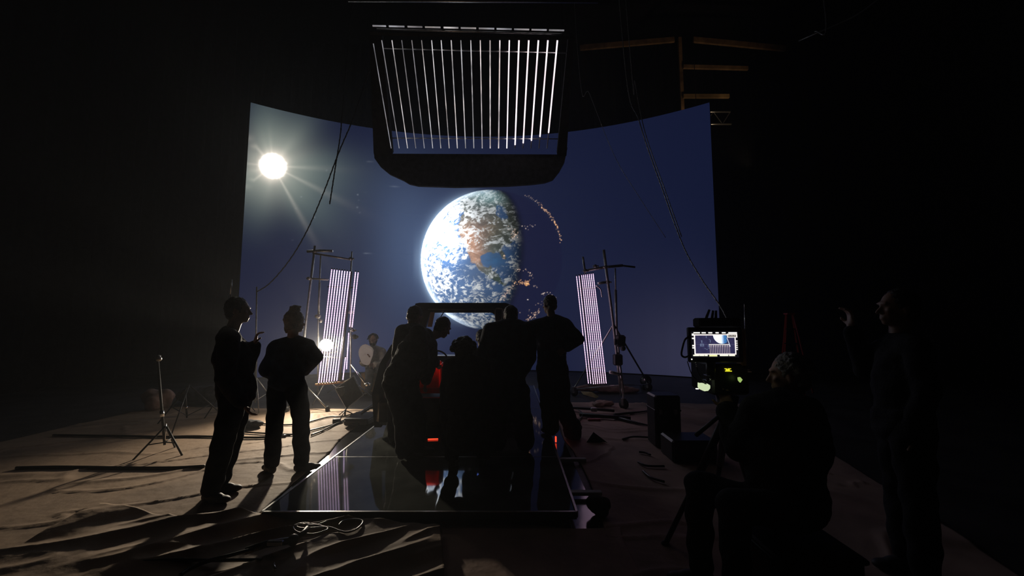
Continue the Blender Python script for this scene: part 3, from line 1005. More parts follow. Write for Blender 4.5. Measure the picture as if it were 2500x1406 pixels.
def person(name, label, J, style, mats, cat='person', scale=1.0, hands=True, extra=None):
    """J: joints in world metres. one continuous skin body, clothes and hair as children"""
    root = thing(name, label, cat, (J['pel'].x, J['pel'].y, min(J['an1'].z, J['an2'].z) - 0.08))
    k = scale
    sh1, sh2 = J['sh1'], J['sh2']
    side = (sh2 - sh1).normalized()
    spine = (J['chest'] - J['pel']).normalized()
    front = side.cross(spine).normalized()
    if front.dot(J['face']) < 0 and not J.get('noflip'): front = -front
    f = Vector(J['face']).normalized()
    up = Vector(J.get('up', (0, 0, 1)))
    up = (up - f * up.dot(f)).normalized()
    rt = f.cross(up).normalized()
    c = J['head']
    nb = c - up * 0.085 * k - f * 0.012 * k            # base of the skull
    neck = (sh1 + sh2) / 2 + spine * 0.035 * k

    def torso(mb, g):
        n = 8
        for i in range(n + 1):
            t = i / n
            p = J['pel'].lerp(J['chest'], t)
            hw = np.interp(t, [0, .25, .45, .75, 1], [.165, .15, .145, .17, .155]) * k * J.get('wide', 1)
            dp = np.interp(t, [0, .25, .45, .75, 1], [.125, .12, .115, .125, .10]) * k * J.get('deep', 1)
            mb.ell(p, (side * (hw + g), front * (dp + g), spine * (0.085 * k + g)))
        mb.cap(sh1.lerp(sh2, .12), (.062 * k + g), sh1.lerp(sh2, .88), (.062 * k + g))
        mb.cap(J['chest'], .10 * k + g, neck - spine * .02, .065 * k + g)
        for sh in (sh1, sh2):
            mb.cap(neck + spine * .025 * k, .045 * k + g, sh.lerp(neck, .12), .055 * k + g)

    def limb(mb, pts, rs, g):
        for i in range(len(pts) - 1):
            mb.cap(pts[i], rs[i] * k + g, pts[i + 1], rs[i + 1] * k + g)

    def hand(mb, w, d, n, curl):
        d = Vector(d).normalized()
        n = (Vector(n) - d * Vector(n).dot(d)).normalized()
        s = d.cross(n)
        mb.ell(w + d * .045 * k, (s * .040 * k, n * .015 * k, d * .052 * k))
        mb.cap(w - d * .01, .024 * k, w + d * .02, .024 * k)
        for j, (o, L) in enumerate(((-.030, .068), (-.011, .078), (.010, .073), (.029, .058))):
            p = w + d * .088 * k + s * o * k
            dd = (d + s * o * 2.2).normalized()
            mb.cap(w + d * .05 * k + s * o * .8 * k, .0105 * k, p, .0098 * k, 8)
            for m_, fr in enumerate((.45, .32, .25)):
                a = curl * (0.5 + m_ * .5)
                dd = (dd * math.cos(a) + n * math.sin(a)).normalized()
                q = p + dd * L * fr * k
                mb.cap(p, (.0096 - m_ * .0008) * k, q, (.0090 - m_ * .0009) * k, 8)
                p = q
                nn = (n - dd * n.dot(dd))
                n2 = nn.normalized() if nn.length > 1e-4 else n
        p = w + d * .022 * k - s * .030 * k
        q = p + (d * .55 - s * .75 + n * .25).normalized() * .038 * k
        mb.cap(p, .014 * k, q, .0115 * k, 8)
        mb.cap(q, .0115 * k, q + (d * .85 - s * .35 + n * (.3 + curl * .4)).normalized() * .032 * k, .0095 * k, 8)

    # --- skin: one surface from head to feet
    b = MB()
    torso(b, -0.012)
    b.cap(neck - spine * .03, .056 * k, nb, .053 * k)
    b.ell(c - f * .012 * k + up * .018 * k, (rt * .074 * k, f * .092 * k, up * .098 * k), 20, 14)
    b.ell(c + f * .030 * k - up * .050 * k, (rt * .054 * k, f * .058 * k, up * .062 * k), 16, 12)
    b.ell(c + f * .062 * k - up * .088 * k, (rt * .026 * k, f * .022 * k, up * .020 * k))
    b.cap(c + f * .080 * k + up * .012 * k, .009 * k, c + f * .104 * k - up * .026 * k, .013 * k, 10)
    b.ell(c + f * .079 * k + up * .030 * k, (rt * .052 * k, f * .012 * k, up * .011 * k))
    b.ell(c + f * .083 * k - up * .058 * k, (rt * .025 * k, f * .011 * k, up * .007 * k))
    b.ell(c + f * .081 * k - up * .070 * k, (rt * .021 * k, f * .011 * k, up * .007 * k))
    for sg in (-1, 1):
        b.ell(c + rt * sg * .077 * k - f * .005 * k - up * .012 * k, (rt * .009 * k, f * .020 * k, up * .032 * k), 10, 8)
        b.ell(c + rt * sg * .036 * k + f * .066 * k - up * .018 * k, (rt * .022 * k, f * .018 * k, up * .016 * k), 10, 8)
    R_arm = [.050, .040, .040, .027]
    R_leg = [.085, .062, .058, .038]
    hd = []
    for q in ('1', '2'):
        sh, el, wr = J['sh' + q], J['el' + q], J['wr' + q]
        limb(b, [sh, el], [.050, .040], -0.006)
        limb(b, [el, wr], [.041, .027], 0)
        dirn = J.get('hd' + q, wr - el)
        hand(b, wr, dirn, J.get('hn' + q, front), J.get('cu' + q, .45))
        hp, kn, an = J['hip' + q], J['kn' + q], J['an' + q]
        limb(b, [hp, kn], [.085, .058], -0.006)
        mid = kn.lerp(an, .3) - front * .012 * k
        limb(b, [kn, mid, an], [.056, .055, .036], 0)
        toe = Vector(J.get('toe' + q, (f.x, f.y, 0)))
        if toe.length < 1e-3: toe = Vector((0, 1, 0))
        toe = toe.normalized()
        hd.append((an, toe))
        b.cap(an - Vector((0, 0, .045)) * k - toe * .02, .030 * k, an + toe * .13 * k - Vector((0, 0, .058)) * k, .022 * k)
    b.blob('body', mats.get('skin', 'skin'), root, .0085, 2)
    # --- trousers
    t = MB()
    n = 3
    for i in range(n + 1):
        p = J['pel'].lerp(J['chest'], i / n * .22)
        t.ell(p, (side * (.168 * k * J.get('wide', 1) + .012), front * (.128 * k * J.get('deep', 1) + .012), spine * .095 * k))
    for q in ('1', '2'):
        hp, kn, an = J['hip' + q], J['kn' + q], J['an' + q]
        low = kn.lerp(an, .93)
        limb(t, [hp, kn], [.092, .070], .010 + J.get('tpuff', 0))
        limb(t, [kn, low], [.070, .058], .010 + J.get('tpuff', 0) * 1.3)
    t.blob('trousers', mats.get('trousers', 'cloth'), root, .012, 3, wob=.006, freq=15, seed=c.x)
    # --- top
    j = MB()
    torso(j, .016 + J.get('puff', 0))
    if J.get('hem'):
        p = J['pel'] - spine * J['hem']
        for i in range(4):
            j.ell(J['pel'].lerp(p, i / 3), (side * (.185 * k), front * (.15 * k), spine * .07))
    for q in ('1', '2'):
        sh, el, wr = J['sh' + q], J['el' + q], J['wr' + q]
        limb(j, [sh, el, el.lerp(wr, .93)], [.060, .050, .036], .012 + J.get('puff', 0))
    if J.get('hood'):
        j.ell(neck - f * .06, (rt * .10, f * .06, up * .06))
    j.cap(neck - spine * .03, .068 * k, neck + spine * .02, .062 * k)
    j.blob('jacket', mats.get('top', 'cloth'), root, .012, 3, wob=.006, freq=13, seed=c.y)
    # --- shoes
    for an, toe in hd:
        s = MB()
        z = Vector((0, 0, 1))
        sd = toe.cross(z)
        base = an - z * .088 * k
        s.ell(base + toe * .05 * k + z * .045 * k, (sd * .046 * k, toe * .085 * k, z * .040 * k))
        s.ell(base + toe * .13 * k + z * .034 * k, (sd * .047 * k, toe * .065 * k, z * .030 * k))
        s.ell(base - toe * .03 * k + z * .045 * k, (sd * .038 * k, toe * .045 * k, z * .045 * k))
        s.cap(base + z * .07 * k, .042 * k, an + z * .02, .044 * k)
        s.tube([base + toe * .06 * k + z * .002, base + toe * .06 * k + z * .02], .05 * k, 16)
        s.blob('shoe', mats.get('shoe', 'shoe'), root, .009, 2)
    # --- hair
    h = MB()
    hm = mats.get('hair', 'hair')
    if style != 'bald':
        hc = c - f * .026 * k + up * .030 * k
        h.ell(hc, (rt * .086 * k, f * .094 * k, up * .098 * k), 20, 14)
        h.ell(c - f * .055 * k - up * .030 * k, (rt * .070 * k, f * .050 * k, up * .062 * k))
        if style in ('bun', 'bunlong'):
            h.sph(c + up * .138 * k - f * .02 * k, .050 * k, (1.15, 1.1, .9))
            h.ell(c - f * .02 * k + up * .03 * k, (rt * .097 * k, f * .102 * k, up * .103 * k))
            h.sph(c - rt * .075 * k - up * .075 * k - f * .03 * k, .035 * k, (1, 1, 1.5))
            for a in range(9):
                aa = a * .7
                h.cap(c + up * .14 * k, .02, c + up * (.138 + .04 * math.sin(a * 1.9)) * k + rt * .052 * math.cos(aa) * k + f * .04 * math.sin(aa) * k, .006)
        if style == 'long':
            for a in range(5):
                o = rt * (a - 2) * .032 * k
                h.cap(c - f * .05 * k + o, .040 * k, c - f * .075 * k - up * .17 * k + o * 1.2, .026 * k)
        if style == 'bob':
            for sg in (-1, 1):
                h.cap(c + rt * sg * .07 * k + up * .02, .032 * k, c + rt * sg * .078 * k - up * .10 * k, .026 * k)
            h.cap(c - f * .06 * k, .06 * k, c - f * .06 * k - up * .10 * k, .045 * k)
        if style == 'curly':
            rr_ = random.Random(5)
            for a in range(60):
                v = Vector((rr_.gauss(0, 1), rr_.gauss(0, 1), rr_.gauss(0, 1))).normalized()
                v = rt * v.x + f * v.y + up * abs(v.z)
                if v.dot(f) > .55 and v.dot(up) < .5: continue
                h.sph(hc + v * .100 * k, rr_.uniform(.020, .036) * k)
        if style == 'messy':
            rr_ = random.Random(9)
            for a in range(46):
                v = Vector((rr_.gauss(0, 1), rr_.gauss(0, 1), rr_.gauss(0, 1))).normalized()
                v = rt * v.x + f * v.y + up * abs(v.z)
                if v.dot(f) > .5: continue
                h.cap(hc + v * .085 * k, .018 * k, hc + v * .112 * k - up * .03 * k + rt * .01, .008 * k, 8)
        h.blob('hair', hm, root, .0085, 1, wob=.004, freq=60, seed=c.z)
    if style == 'beard' or J.get('beard'):
        bm = MB()
        bm.ell(c + f * .052 * k - up * .085 * k, (rt * .056 * k, f * .045 * k, up * .045 * k))
        for sg in (-1, 1):
            bm.cap(c + rt * sg * .066 * k - up * .01, .016 * k, c + rt * sg * .045 * k - up * .085 * k + f * .03 * k, .020 * k)
        bm.blob('beard', hm, root, .009, 1, wob=.003, freq=60)
    if extra: extra(root, J)
    return root


def pj(**kw):
    out = {}
    for a, b in kw.items():
        out[a] = W(*b) if isinstance(b, tuple) and len(b) == 3 and abs(b[0]) > 30 else b
    return out


def V(*a): return Vector(a)


def chk(nm, J):
    def d(a, b): return round((J[a] - J[b]).length, 2)
    print(nm, 'uarm', d('sh1', 'el1'), d('sh2', 'el2'), 'farm', d('el1', 'wr1'), d('el2', 'wr2'), 'thigh', d('hip1', 'kn1'), d('hip2', 'kn2'),
          'shin', d('kn1', 'an1'), d('kn2', 'an2'), 'spine', d('pel', 'chest'), 'shw', d('sh1', 'sh2'), 'neck', d('head', 'chest'), 'anz', round(J['an1'].z, 2), round(J['an2'].z, 2))


def ground(J, *keys, z=0.09):
    for k_ in keys: J[k_].z = z
    return J


# A - leftmost, seen in profile looking right towards the set
YA = 3.62
J = pj(head=(583, 758, YA), chest=(566, 850, YA), pel=(578, 955, YA), sh1=(556, 828, YA + .17), sh2=(562, 830, YA - .17),
       el1=(600, 905, YA + .2), wr1=(622, 842, YA + .10), el2=(548, 925, YA - .2), wr2=(592, 985, YA - .16),
       hip1=(588, 962, YA + .09), hip2=(572, 962, YA - .08), kn1=(568, 1062, YA + .12), kn2=(549, 1065, YA - .10), an1=(538, 1150, YA + .04), an2=(516, 1160, YA - .15))
J['face'] = V(1, .35, -.05); J['hd1'] = V(.05, .1, 1); J['cu1'] = 1.15; J['toe1'] = V(1, .1, 0); J['toe2'] = V(1, -.15, 0); J['wide'] = .98; J['puff'] = .014; J['hem'] = .06; J['tpuff'] = .008; J['deep'] = 1.05
J['an1'].z = J['an2'].z = .10
chk('A', J)
person('person', 'person in dark coat at far left of the set, profile turned right, hand raised', J, 'short', {'top': 'charcoal', 'trousers': 'cloth'})

# B - hair bun, back to us, hands at the waist
YB = 4.1
J = pj(head=(721, 786, YB), chest=(712, 855, YB), pel=(700, 930, YB), sh1=(674, 846, YB), sh2=(752, 845, YB),
       el1=(650, 905, YB - .05), wr1=(690, 925, YB + .14), el2=(771, 872, YB - .04), wr2=(742, 908, YB + .2),
       hip1=(680, 940, YB), hip2=(722, 940, YB), kn1=(672, 1020, YB + .03), kn2=(735, 1020, YB + .03), an1=(664, 1108, YB), an2=(737, 1108, YB + .05))
J['face'] = V(.5, .85, -.06); J['toe1'] = V(-.35, -.7, 0); J['toe2'] = V(.35, -.8, 0); J['wide'] = .98
J['an1'].z = J['an2'].z = .10
J['toe1'] = V(-.6, .5, 0); J['toe2'] = V(.8, .35, 0); J['puff'] = .008; J['tpuff'] = .006
chk('B', J)
person('person', 'person with hair in a bun, hands on hips, beside the left tube panel', J, 'bunlong',
       {'top': 'navy', 'trousers': 'cloth', 'hair': 'blond'}, scale=.97)

# far person with beard and white sheets, seated on a box near the screen
YC = 8.9
J = pj(head=(911, 829, YC), chest=(912, 868, YC), pel=(915, 912, YC), sh1=(893, 858, YC), sh2=(932, 858, YC),
       el1=(888, 885, YC - .15), wr1=(897, 873, YC - .36), el2=(938, 885, YC - .12), wr2=(915, 890, YC - .34),
       hip1=(907, 914, YC), hip2=(924, 914, YC), kn1=(902, 914, YC - .44), kn2=(930, 914, YC - .44), an1=(900, 945, YC - .46), an2=(930, 945, YC - .46))
J['an1'].z = J['an2'].z = .10
for q in ('hip1', 'hip2', 'kn1', 'kn2'): J[q].z = .50
J['pel'].z = .53
J['face'] = V(.25, -1, -.05); J['hood'] = True; J['puff'] = .02; J['beard'] = True; J['toe1'] = J['toe2'] = V(0, -1, 0)
chk('C', J)
far = person('person', 'bearded person in light grey hoodie near the screen holding white sheets', J, 'messy', {'top': 'hoodie', 'trousers': 'charcoal'}, scale=1.12)
ab = MB()
ab.box((J['pel'].x, J['pel'].y, .205), (.5, .3, .41), bev=.01)
ab.box((J['pel'].x, J['pel'].y - .151, .24), (.12, .01, .035))
tag(ab.build('apple_box', 'wood', top=True), 'wooden box seat under the bearded person by the screen', 'box')
ws = W(893, 868, YC - .44)
mb = MB()
for k_ in range(3):
    pts = []
    for i in range(18):
        a = 2 * math.pi * i / 18
        pts.append(ws + V(.15 * math.cos(a) * (1 + .15 * math.sin(3 * a)), .008 * k_, .21 * math.sin(a) * (1 + .1 * math.cos(2 * a + 1)) + .02 * k_))
    mb.prism(pts, (0, .006, 0))
tag(mb.build('paper_sheets', 'white', top=True), 'rounded white sheets held by the bearded person', 'paper')

# P1 - farther of the two bent over the left side of the car
Y1 = 4.78
J = pj(head=(1014, 772, Y1 + .10), chest=(1000, 826, Y1), pel=(985, 920, Y1 - .1), sh1=(984, 812, Y1 - .12), sh2=(1032, 820, Y1 + .22),
       el1=(975, 860, Y1 - .2), wr1=(1010, 900, Y1 - .1), el2=(1046, 868, Y1 + .4), wr2=(1062, 886, Y1 + .6),
       hip1=(972, 925, Y1 - .15), hip2=(1000, 925, Y1), kn1=(968, 995, Y1 - .05), kn2=(1000, 995, Y1 + .08), an1=(965, 1050, Y1 - .05), an2=(1000, 1050, Y1 + .1))
J['an1'].z = J['an2'].z = PZ + .09
J['face'] = V(.6, .7, -.45); J['puff'] = .03; J['hem'] = .15; J['tpuff'] = .02
chk('P1', J)
person('person', 'person in dark jacket leaning in behind the bent-over one, head beside the windscreen pillar', J, 'short', {'top': 'charcoal'})

# P2 - bent right over
Y2 = 4.28
J = pj(head=(1082, 800, Y2 + .45), chest=(1018, 838, Y2 + .22), pel=(976, 925, Y2 - .05), sh1=(1020, 815, Y2 + .05), sh2=(1048, 842, Y2 + .42),
       el1=(1030, 880, Y2 + .12), wr1=(1008, 930, Y2 + .3), el2=(1050, 885, Y2 + .55), wr2=(1040, 930, Y2 + .65),
       hip1=(962, 935, Y2 - .1), hip2=(992, 935, Y2 + .08), kn1=(985, 1018, Y2 - .02), kn2=(1020, 1015, Y2 + .12), an1=(988, 1085, Y2 - .1), an2=(1018, 1082, Y2 + .05))
J['an1'].z = J['an2'].z = PZ + .09
J['face'] = V(.72, .55, -.50); J['up'] = V(.4, .2, .9); J['toe1'] = V(.9, .1, 0); J['toe2'] = V(.9, .2, 0); J['puff'] = .025; J['tpuff'] = .02; J['wide'] = 1.05
chk('P2', J)
person('person', 'person bent deeply forward at the waist left of the car, back arched', J, 'short', {'top': 'charcoal'})

# P3 - crouching in the middle, back to us
Y3 = 3.82
J = pj(head=(1133, 862, Y3 + .05), chest=(1138, 905, Y3), pel=(1140, 1040, Y3 - .08), sh1=(1098, 894, Y3), sh2=(1180, 892, Y3),
       el1=(1088, 985, Y3 + .12), wr1=(1110, 960, Y3 + .38), el2=(1196, 985, Y3 + .12), wr2=(1172, 955, Y3 + .38),
       hip1=(1120, 1050, Y3 - .05), hip2=(1162, 1050, Y3 - .05), kn1=(1085, 1010, Y3 + .38), kn2=(1190, 1010, Y3 + .38), an1=(1105, 1085, Y3 + .1), an2=(1180, 1085, Y3 + .15))
J['an1'].z = J['an2'].z = PZ + .09
J['pel'].z = PZ + .32; J['hip1'].z = J['hip2'].z = PZ + .30
J['kn1'].z = J['kn2'].z = PZ + .52
J['face'] = V(.02, 1, -.1); J['wide'] = 1.05
chk('P3', J)
person('person', 'person with bushy brown hair crouching low at the middle behind the car', J, 'curly', {'top': 'cloth'}, scale=1.05)

# P4 - half hidden head between
Y4 = 5.45
J = pj(head=(1176, 826, Y4 + .1), chest=(1180, 885, Y4), pel=(1182, 970, Y4 - .1), sh1=(1145, 868, Y4), sh2=(1216, 868, Y4),
       el1=(1140, 920, Y4 + .05), wr1=(1150, 905, Y4 + .28), el2=(1222, 920, Y4 + .05), wr2=(1208, 905, Y4 + .28),
       hip1=(1166, 980, Y4 - .1), hip2=(1200, 980, Y4 - .1), kn1=(1150, 1005, Y4 + .26), kn2=(1214, 1005, Y4 + .26), an1=(1160, 1050, Y4), an2=(1205, 1050, Y4))
J['an1'].z = J['an2'].z = PZ + .20
J['face'] = V(-.2, 1, -.15)
chk('P4', J)
person('person', 'person mostly hidden between the crouching one and the broad shouldered one, head just showing', J, 'short', {'top': 'cloth'})

# P5 - broad back, leaning in
Y5 = 4.45
J = pj(head=(1247, 772, Y5 + .18), chest=(1236, 838, Y5 + .06), pel=(1240, 948, Y5 - .10), sh1=(1198, 806, Y5 + .05), sh2=(1290, 806, Y5 + .05),
       el1=(1178, 880, Y5 + .15), wr1=(1192, 920, Y5 + .38), el2=(1292, 872, Y5 + .15), wr2=(1272, 915, Y5 + .35),
       hip1=(1220, 955, Y5 - .08), hip2=(1264, 955, Y5 - .08), kn1=(1216, 1020, Y5 + .02), kn2=(1274, 1020, Y5 + .02), an1=(1214, 1084, Y5), an2=(1282, 1084, Y5))
J['an1'].z = J['an2'].z = PZ + .09
J['face'] = V(-.05, 1, -.22); J['wide'] = 1.12; J['deep'] = 1.1; J['puff'] = .022; J['tpuff'] = .03; J['hem'] = .06
chk('P5', J)
person('person', 'broad shouldered person with cropped hair seen from behind, leaning on the car rear', J, 'short', {'top': 'navy'})

# P6 - standing on the right, one arm out, other hand on hip
Y6 = 5.05
J = pj(head=(1341, 744, Y6), chest=(1345, 808, Y6), pel=(1348, 895, Y6), sh1=(1319, 793, Y6 + .02), sh2=(1380, 792, Y6 - .02),
       el1=(1288, 800, Y6 - .12), wr1=(1262, 792, Y6 - .35), el2=(1412, 828, Y6 + .02), wr2=(1383, 848, Y6 - .12),
       hip1=(1334, 902, Y6), hip2=(1364, 902, Y6), kn1=(1340, 985, Y6 + .05), kn2=(1374, 990, Y6 + .12), an1=(1346, 1050, Y6), an2=(1398, 1055, Y6 + .25))
J['an1'].z = PZ + .09; J['an2'].z = .10
J['face'] = V(-.5, .75, -.12); J['hem'] = .12; J['tpuff'] = .03; J['puff'] = .018; J['wide'] = 1.05; J['hd2'] = V(-.7, -.2, -.5); J['toe1'] = V(-.4, .6, 0); J['toe2'] = V(.2, .7, 0)
chk('P6', J)
person('person', 'tall person standing right of the car, one hand on hip, arm reaching left', J, 'short', {'top': 'navy'})

# D - camera operator seated on the right, near us
YD = 2.25
J = pj(head=(1925, 915, YD), chest=(1915, 1040, YD), pel=(1915, 1235, YD), sh1=(1852, 1005, YD + .02), sh2=(1968, 1010, YD - .12),
       el1=(1800, 1090, YD + .14), wr1=(1778, 1000, YD + .26), el2=(1985, 1120, YD - .1), wr2=(1900, 1170, YD + .15),
       hip1=(1890, 1240, YD + .05), hip2=(1940, 1250, YD - .10), kn1=(1705, 1185, YD + .18), kn2=(1790, 1230, YD - .12), an1=(1712, 1390, YD + .16), an2=(1800, 1400, YD - .10))
J['an1'].z = J['an2'].z = .10
J['face'] = V(-.85, .5, -.12); J['hd1'] = V(-.15, .1, 1); J['cu1'] = .8; J['toe1'] = J['toe2'] = V(-1, .2, 0); J['wide'] = 1.1; J['deep'] = 1.25; J['puff'] = .02
chk('D', J)
person('person', 'grey haired camera operator seated at the right with a hand on the camera, knee out', J, 'messy',
       {'top': 'cloth', 'trousers': 'cloth', 'hair': 'grayhair'})
sb = MB().box((J['pel'].x + .02, J['pel'].y - .02, .19), (.42, .44, .36), bev=.02)
sb.box((J['pel'].x + .02, J['pel'].y - .02, .375), (.44, .46, .03), bev=.01)
tag(sb.build('equipment_case', 'blackplastic', top=True), 'black flight case used as a seat by the grey haired operator', 'case')

# E - standing far right, forearm raised
YE = 2.45
J = pj(head=(2190, 752, YE), chest=(2200, 880, YE), pel=(2205, 1050, YE), sh1=(2160, 850, YE + .16), sh2=(2240, 850, YE - .16),
       el1=(2112, 905, YE + .26), wr1=(2078, 800, YE + .22), el2=(2262, 960, YE - .2), wr2=(2222, 1060, YE - .12),
       hip1=(2190, 1060, YE + .1), hip2=(2225, 1060, YE - .1), kn1=(2200, 1240, YE + .12), kn2=(2245, 1240, YE - .1), an1=(2215, 1400, YE + .1), an2=(2262, 1400, YE - .1))
J['an1'].z = J['an2'].z = .10
J['face'] = V(-1, .25, 0); J['hd1'] = V(0, 0, 1); J['cu1'] = .8; J['toe1'] = J['toe2'] = V(-1, .1, 0)
chk('E', J)
person('person', 'person standing at far right in near darkness holding a forearm up', J, 'short', {'top': 'cloth', 'trousers': 'cloth'})

# ------------------------------------------------------------------ open-topped car mock-up on the platform
CXc, HW, YR, YFc = -0.82, 0.97, 5.12, 8.4
car = thing('car_mockup', 'dark open-topped car mock-up with red seats standing on the glossy platform', 'car', (CXc, 6.6, PZ))


def side_panel(sg):
    # outline in (Y, z), swept through a thickness, leaning inwards above the waist
    out = [(YR, .20), (YR - .05, .62), (YR + .02, 1.00), (YR + .16, 1.24), (YR + .34, 1.28), (YR + .50, 1.10), (YR + .72, 1.0), (6.4, .98), (7.0, .98), (8.0, .86), (YFc - .02, .70), (YFc, .30),
           (8.05, .30), (7.95, .52), (7.75, .62), (7.5, .60), (7.3, .45), (7.25, .28), (6.15, .26), (6.05, .48), (5.85, .62), (5.6, .60), (5.45, .45), (5.4, .24)]
    vs = []
    for lay in (0, 1):
        for (y, z) in out:
            lean = max(0, z - .85) * .42 + max(0, .4 - z) * .12
            vs.append((CXc + sg * (HW - lean - lay * .09), y, z))
    n = len(out)
    fs = [tuple(range(n)), tuple(range(2 * n - 1, n - 1, -1))] + [((i + 1) % n, i, i + n, (i + 1) % n + n) for i in range(n)]
    return MB().add(vs, fs)


for sg in (-1, 1):
    side_panel(sg).build('side_panel', 'carpaint', car)
MB().box((CXc, (YR + YFc) / 2, .25), (2 * HW - .25, YFc - YR - .1, .08), bev=.01).build('floor_pan', 'blackmetal', car)
MB().box((CXc, YR + .02, .40), (2 * HW - .1, .16, .34), bev=.05).build('bumper', 'carpaint', car)
MB().box((CXc, 7.75, .82), (1.62, 1.25, .08), bev=.03).build('bonnet', 'carpaint', car)
for yy_ in (5.75, 7.6):
    for sg in (-1, 1):
        w = MB().tube([(CXc + sg * (HW - .24), yy_, PZ + .30), (CXc + sg * (HW - .02), yy_, PZ + .30)], .30, 28)
        w_ = w.build('wheel', 'rubber', car, smooth=True)
        MB().tube([(CXc + sg * (HW - .03), yy_, PZ + .30), (CXc + sg * (HW - .005), yy_, PZ + .30)], .17, 20).build('hubcap', 'steel', w_)
for sg in (-1, 1):
    sx = CXc + sg * .40
    seat = MB().box((sx, 5.98, .58), (.50, .50, .14), bev=.04).build('seat', 'redseat', car)
    MB().box((sx, 5.74, .78), (.46, .13, .42), Matrix.Rotation(math.radians(12), 3, 'X'), .04).build('backrest', 'redseat', seat)
    for s2 in (-1, 1):
        MB().box((sx + s2 * .22, 5.95, .66), (.07, .46, .08), bev=.025).build('bolster', 'redseat', seat)
        MB().box((sx + s2 * .21, 5.71, .78), (.07, .16, .36), Matrix.Rotation(math.radians(12), 3, 'X'), .025).build('bolster', 'redseat', seat)
MB().box((W(1048, 903, 5.65).x, 5.62, .86), (.20, .02, .13), Matrix.Rotation(math.radians(10), 3, 'X'), .006).build('rear_trim_panel', 'redseat', car)
MB().box((CXc, 6.72, .90), (1.62, .34, .13), bev=.05).build('dashboard', 'blackplastic', car)
MB().box((CXc, 6.62, .972), (1.56, .05, .012)).build('dash_edge', 'steel', car)
MB().box((W(1108, 880, 6.5).x, 6.5, W(1108, 880, 6.5).z), (.09, .02, .03), Matrix.Rotation(.5, 3, 'Y'), .004).build('dash_switch', 'pillar', car)
MB().tube([Vector((CXc - .40 + .17 * math.cos(a), 6.42 - .05 * math.sin(a), .93 + .15 * math.sin(a))) for a in np.linspace(0, 2 * math.pi, 25)], .014, 8).build('steering_wheel', 'blackplastic', car, smooth=True)
# windscreen frame: header bar, two pillars, lower rail
YW = 6.55
hd = MB().prism([W(x, y, YW) for x, y in ((1014, 741), (1024, 739), (1234, 739), (1247, 744), (1244, 757), (1228, 763), (1028, 763), (1012, 757))], (0, .16, 0)).build('roof_header', 'blackplastic', car)
MB().box(W(1140, 755, YW - .01), (1.30, .02, .012)).build('trim_line', 'steel', hd)
MB().box(W(1085, 760, YW - .012), (.09, .02, .014)).build('clip', 'pillar', hd)
MB().prism([W(x, y, YW) for x, y in ((1014, 757), (1030, 757), (1052, 758), (1038, 800), (1024, 868), (1002, 868))], (0, .10, 0)).build('windscreen_pillar', 'blackplastic', car)
MB().prism([W(x, y, YW - .01) for x, y in ((1051, 762), (1061, 762), (1054, 798), (1043, 798))], (0, .03, 0)).build('pillar_trim', 'pillar', car)  # pale pink patch standing in for a reflection on the pillar
MB().prism([W(x, y, YW) for x, y in ((1196, 757), (1244, 757), (1252, 868), (1224, 868), (1215, 800), (1207, 768), (1200, 763), (1193, 763))], (0, .10, 0)).build('windscreen_pillar', 'blackplastic', car)
lp = spline([W(x, y, YW - .03) for x, y in ((1210, 778), (1210, 757), (1214, 753), (1224, 754), (1227, 758), (1226, 778), (1222, 782), (1212, 783), (1210, 778))], 4)
MB().tube(lp, .010, 8).build('grab_handle', 'steel', car, smooth=True)
for i, (x0_, y0_) in enumerate(((1168, 970),)):
    MB().sph(W(x0_, y0_, YR - .075), .011).build('indicator_light', 'glow_blue', car, smooth=True)
lamp('red_interior_lamp', 'AREA', (CXc - .35, 5.50, 1.22), 0.9, (1.0, 0.12, 0.06), .12, aim=(CXc - .42, 5.60, .7), spread=math.radians(80))  # made-up red source, added to brighten the seats
rb = MB().box((0, 0, 0), (.12, .05, .02), bev=.004)
for v_i in range(len(rb.v)):
    rb.v[v_i] = (rb.v[v_i][0] + CXc - .35, rb.v[v_i][1] + 5.50, rb.v[v_i][2] + 1.245)
rb.build('dome_lamp', 'blackplastic', car)  # made-up housing for the added red source
MB().tube([(CXc - .35, 5.50, 1.25), (CXc - .35, 6.0, 1.5), (CXc - .3, 6.56, W(1100, 755, YW).z)], .008, 8).build('lamp_arm', 'blackmetal', car)  # made-up arm that carries the housing

o = F(1057, 1071, PZ + .012)
st = MB().box((o.x, o.y, PZ + .008), (.125, .014, .012), Matrix.Rotation(.10, 3, 'Z'), .004)
tag(st.build('light_strip', 'glow_red', top=True), 'short glowing red light strip lying on the deck by the bent-over person', 'light strip')
o = F(1357, 1078, .02)
st = MB().box((o.x, o.y, .05), (.018, .03, .07), bev=.004)
st2 = tag(st.build('tail_light', 'glow_red', top=True), 'small upright red light beside the right edge of the platform', 'light')

# ------------------------------------------------------------------ tube panels and their rolling stands


def rod(parent, name, px, r, m='steel', n=10):
    pts = [p if isinstance(p, Vector) else W(*p) for p in px]
    return MB().tube(pts, r, n).build(name, m, parent, smooth=True)


def knuckle(parent, p, r=.035, m='steel'):
    p = p if isinstance(p, Vector) else W(*p)
    k_ = MB().tube([p - V(0, .03, 0), p + V(0, .03, 0)], r, 14).tube([p + V(-.045, -.01, 0), p + V(.045, -.01, 0)], r * .45, 10)
    k_.sph(p + V(.05, -.01, .0), r * .55)
    return k_.build('clamp', m, parent, smooth=True)


PT = [tube_mat('panel_tube_glow', (0.84, 0.64, 1.0), 1.8, 0.75, 0.35), tube_mat('panel_tube_glow_pink', (0.95, 0.66, 1.0), 1.7, 0.8, 0.35)]


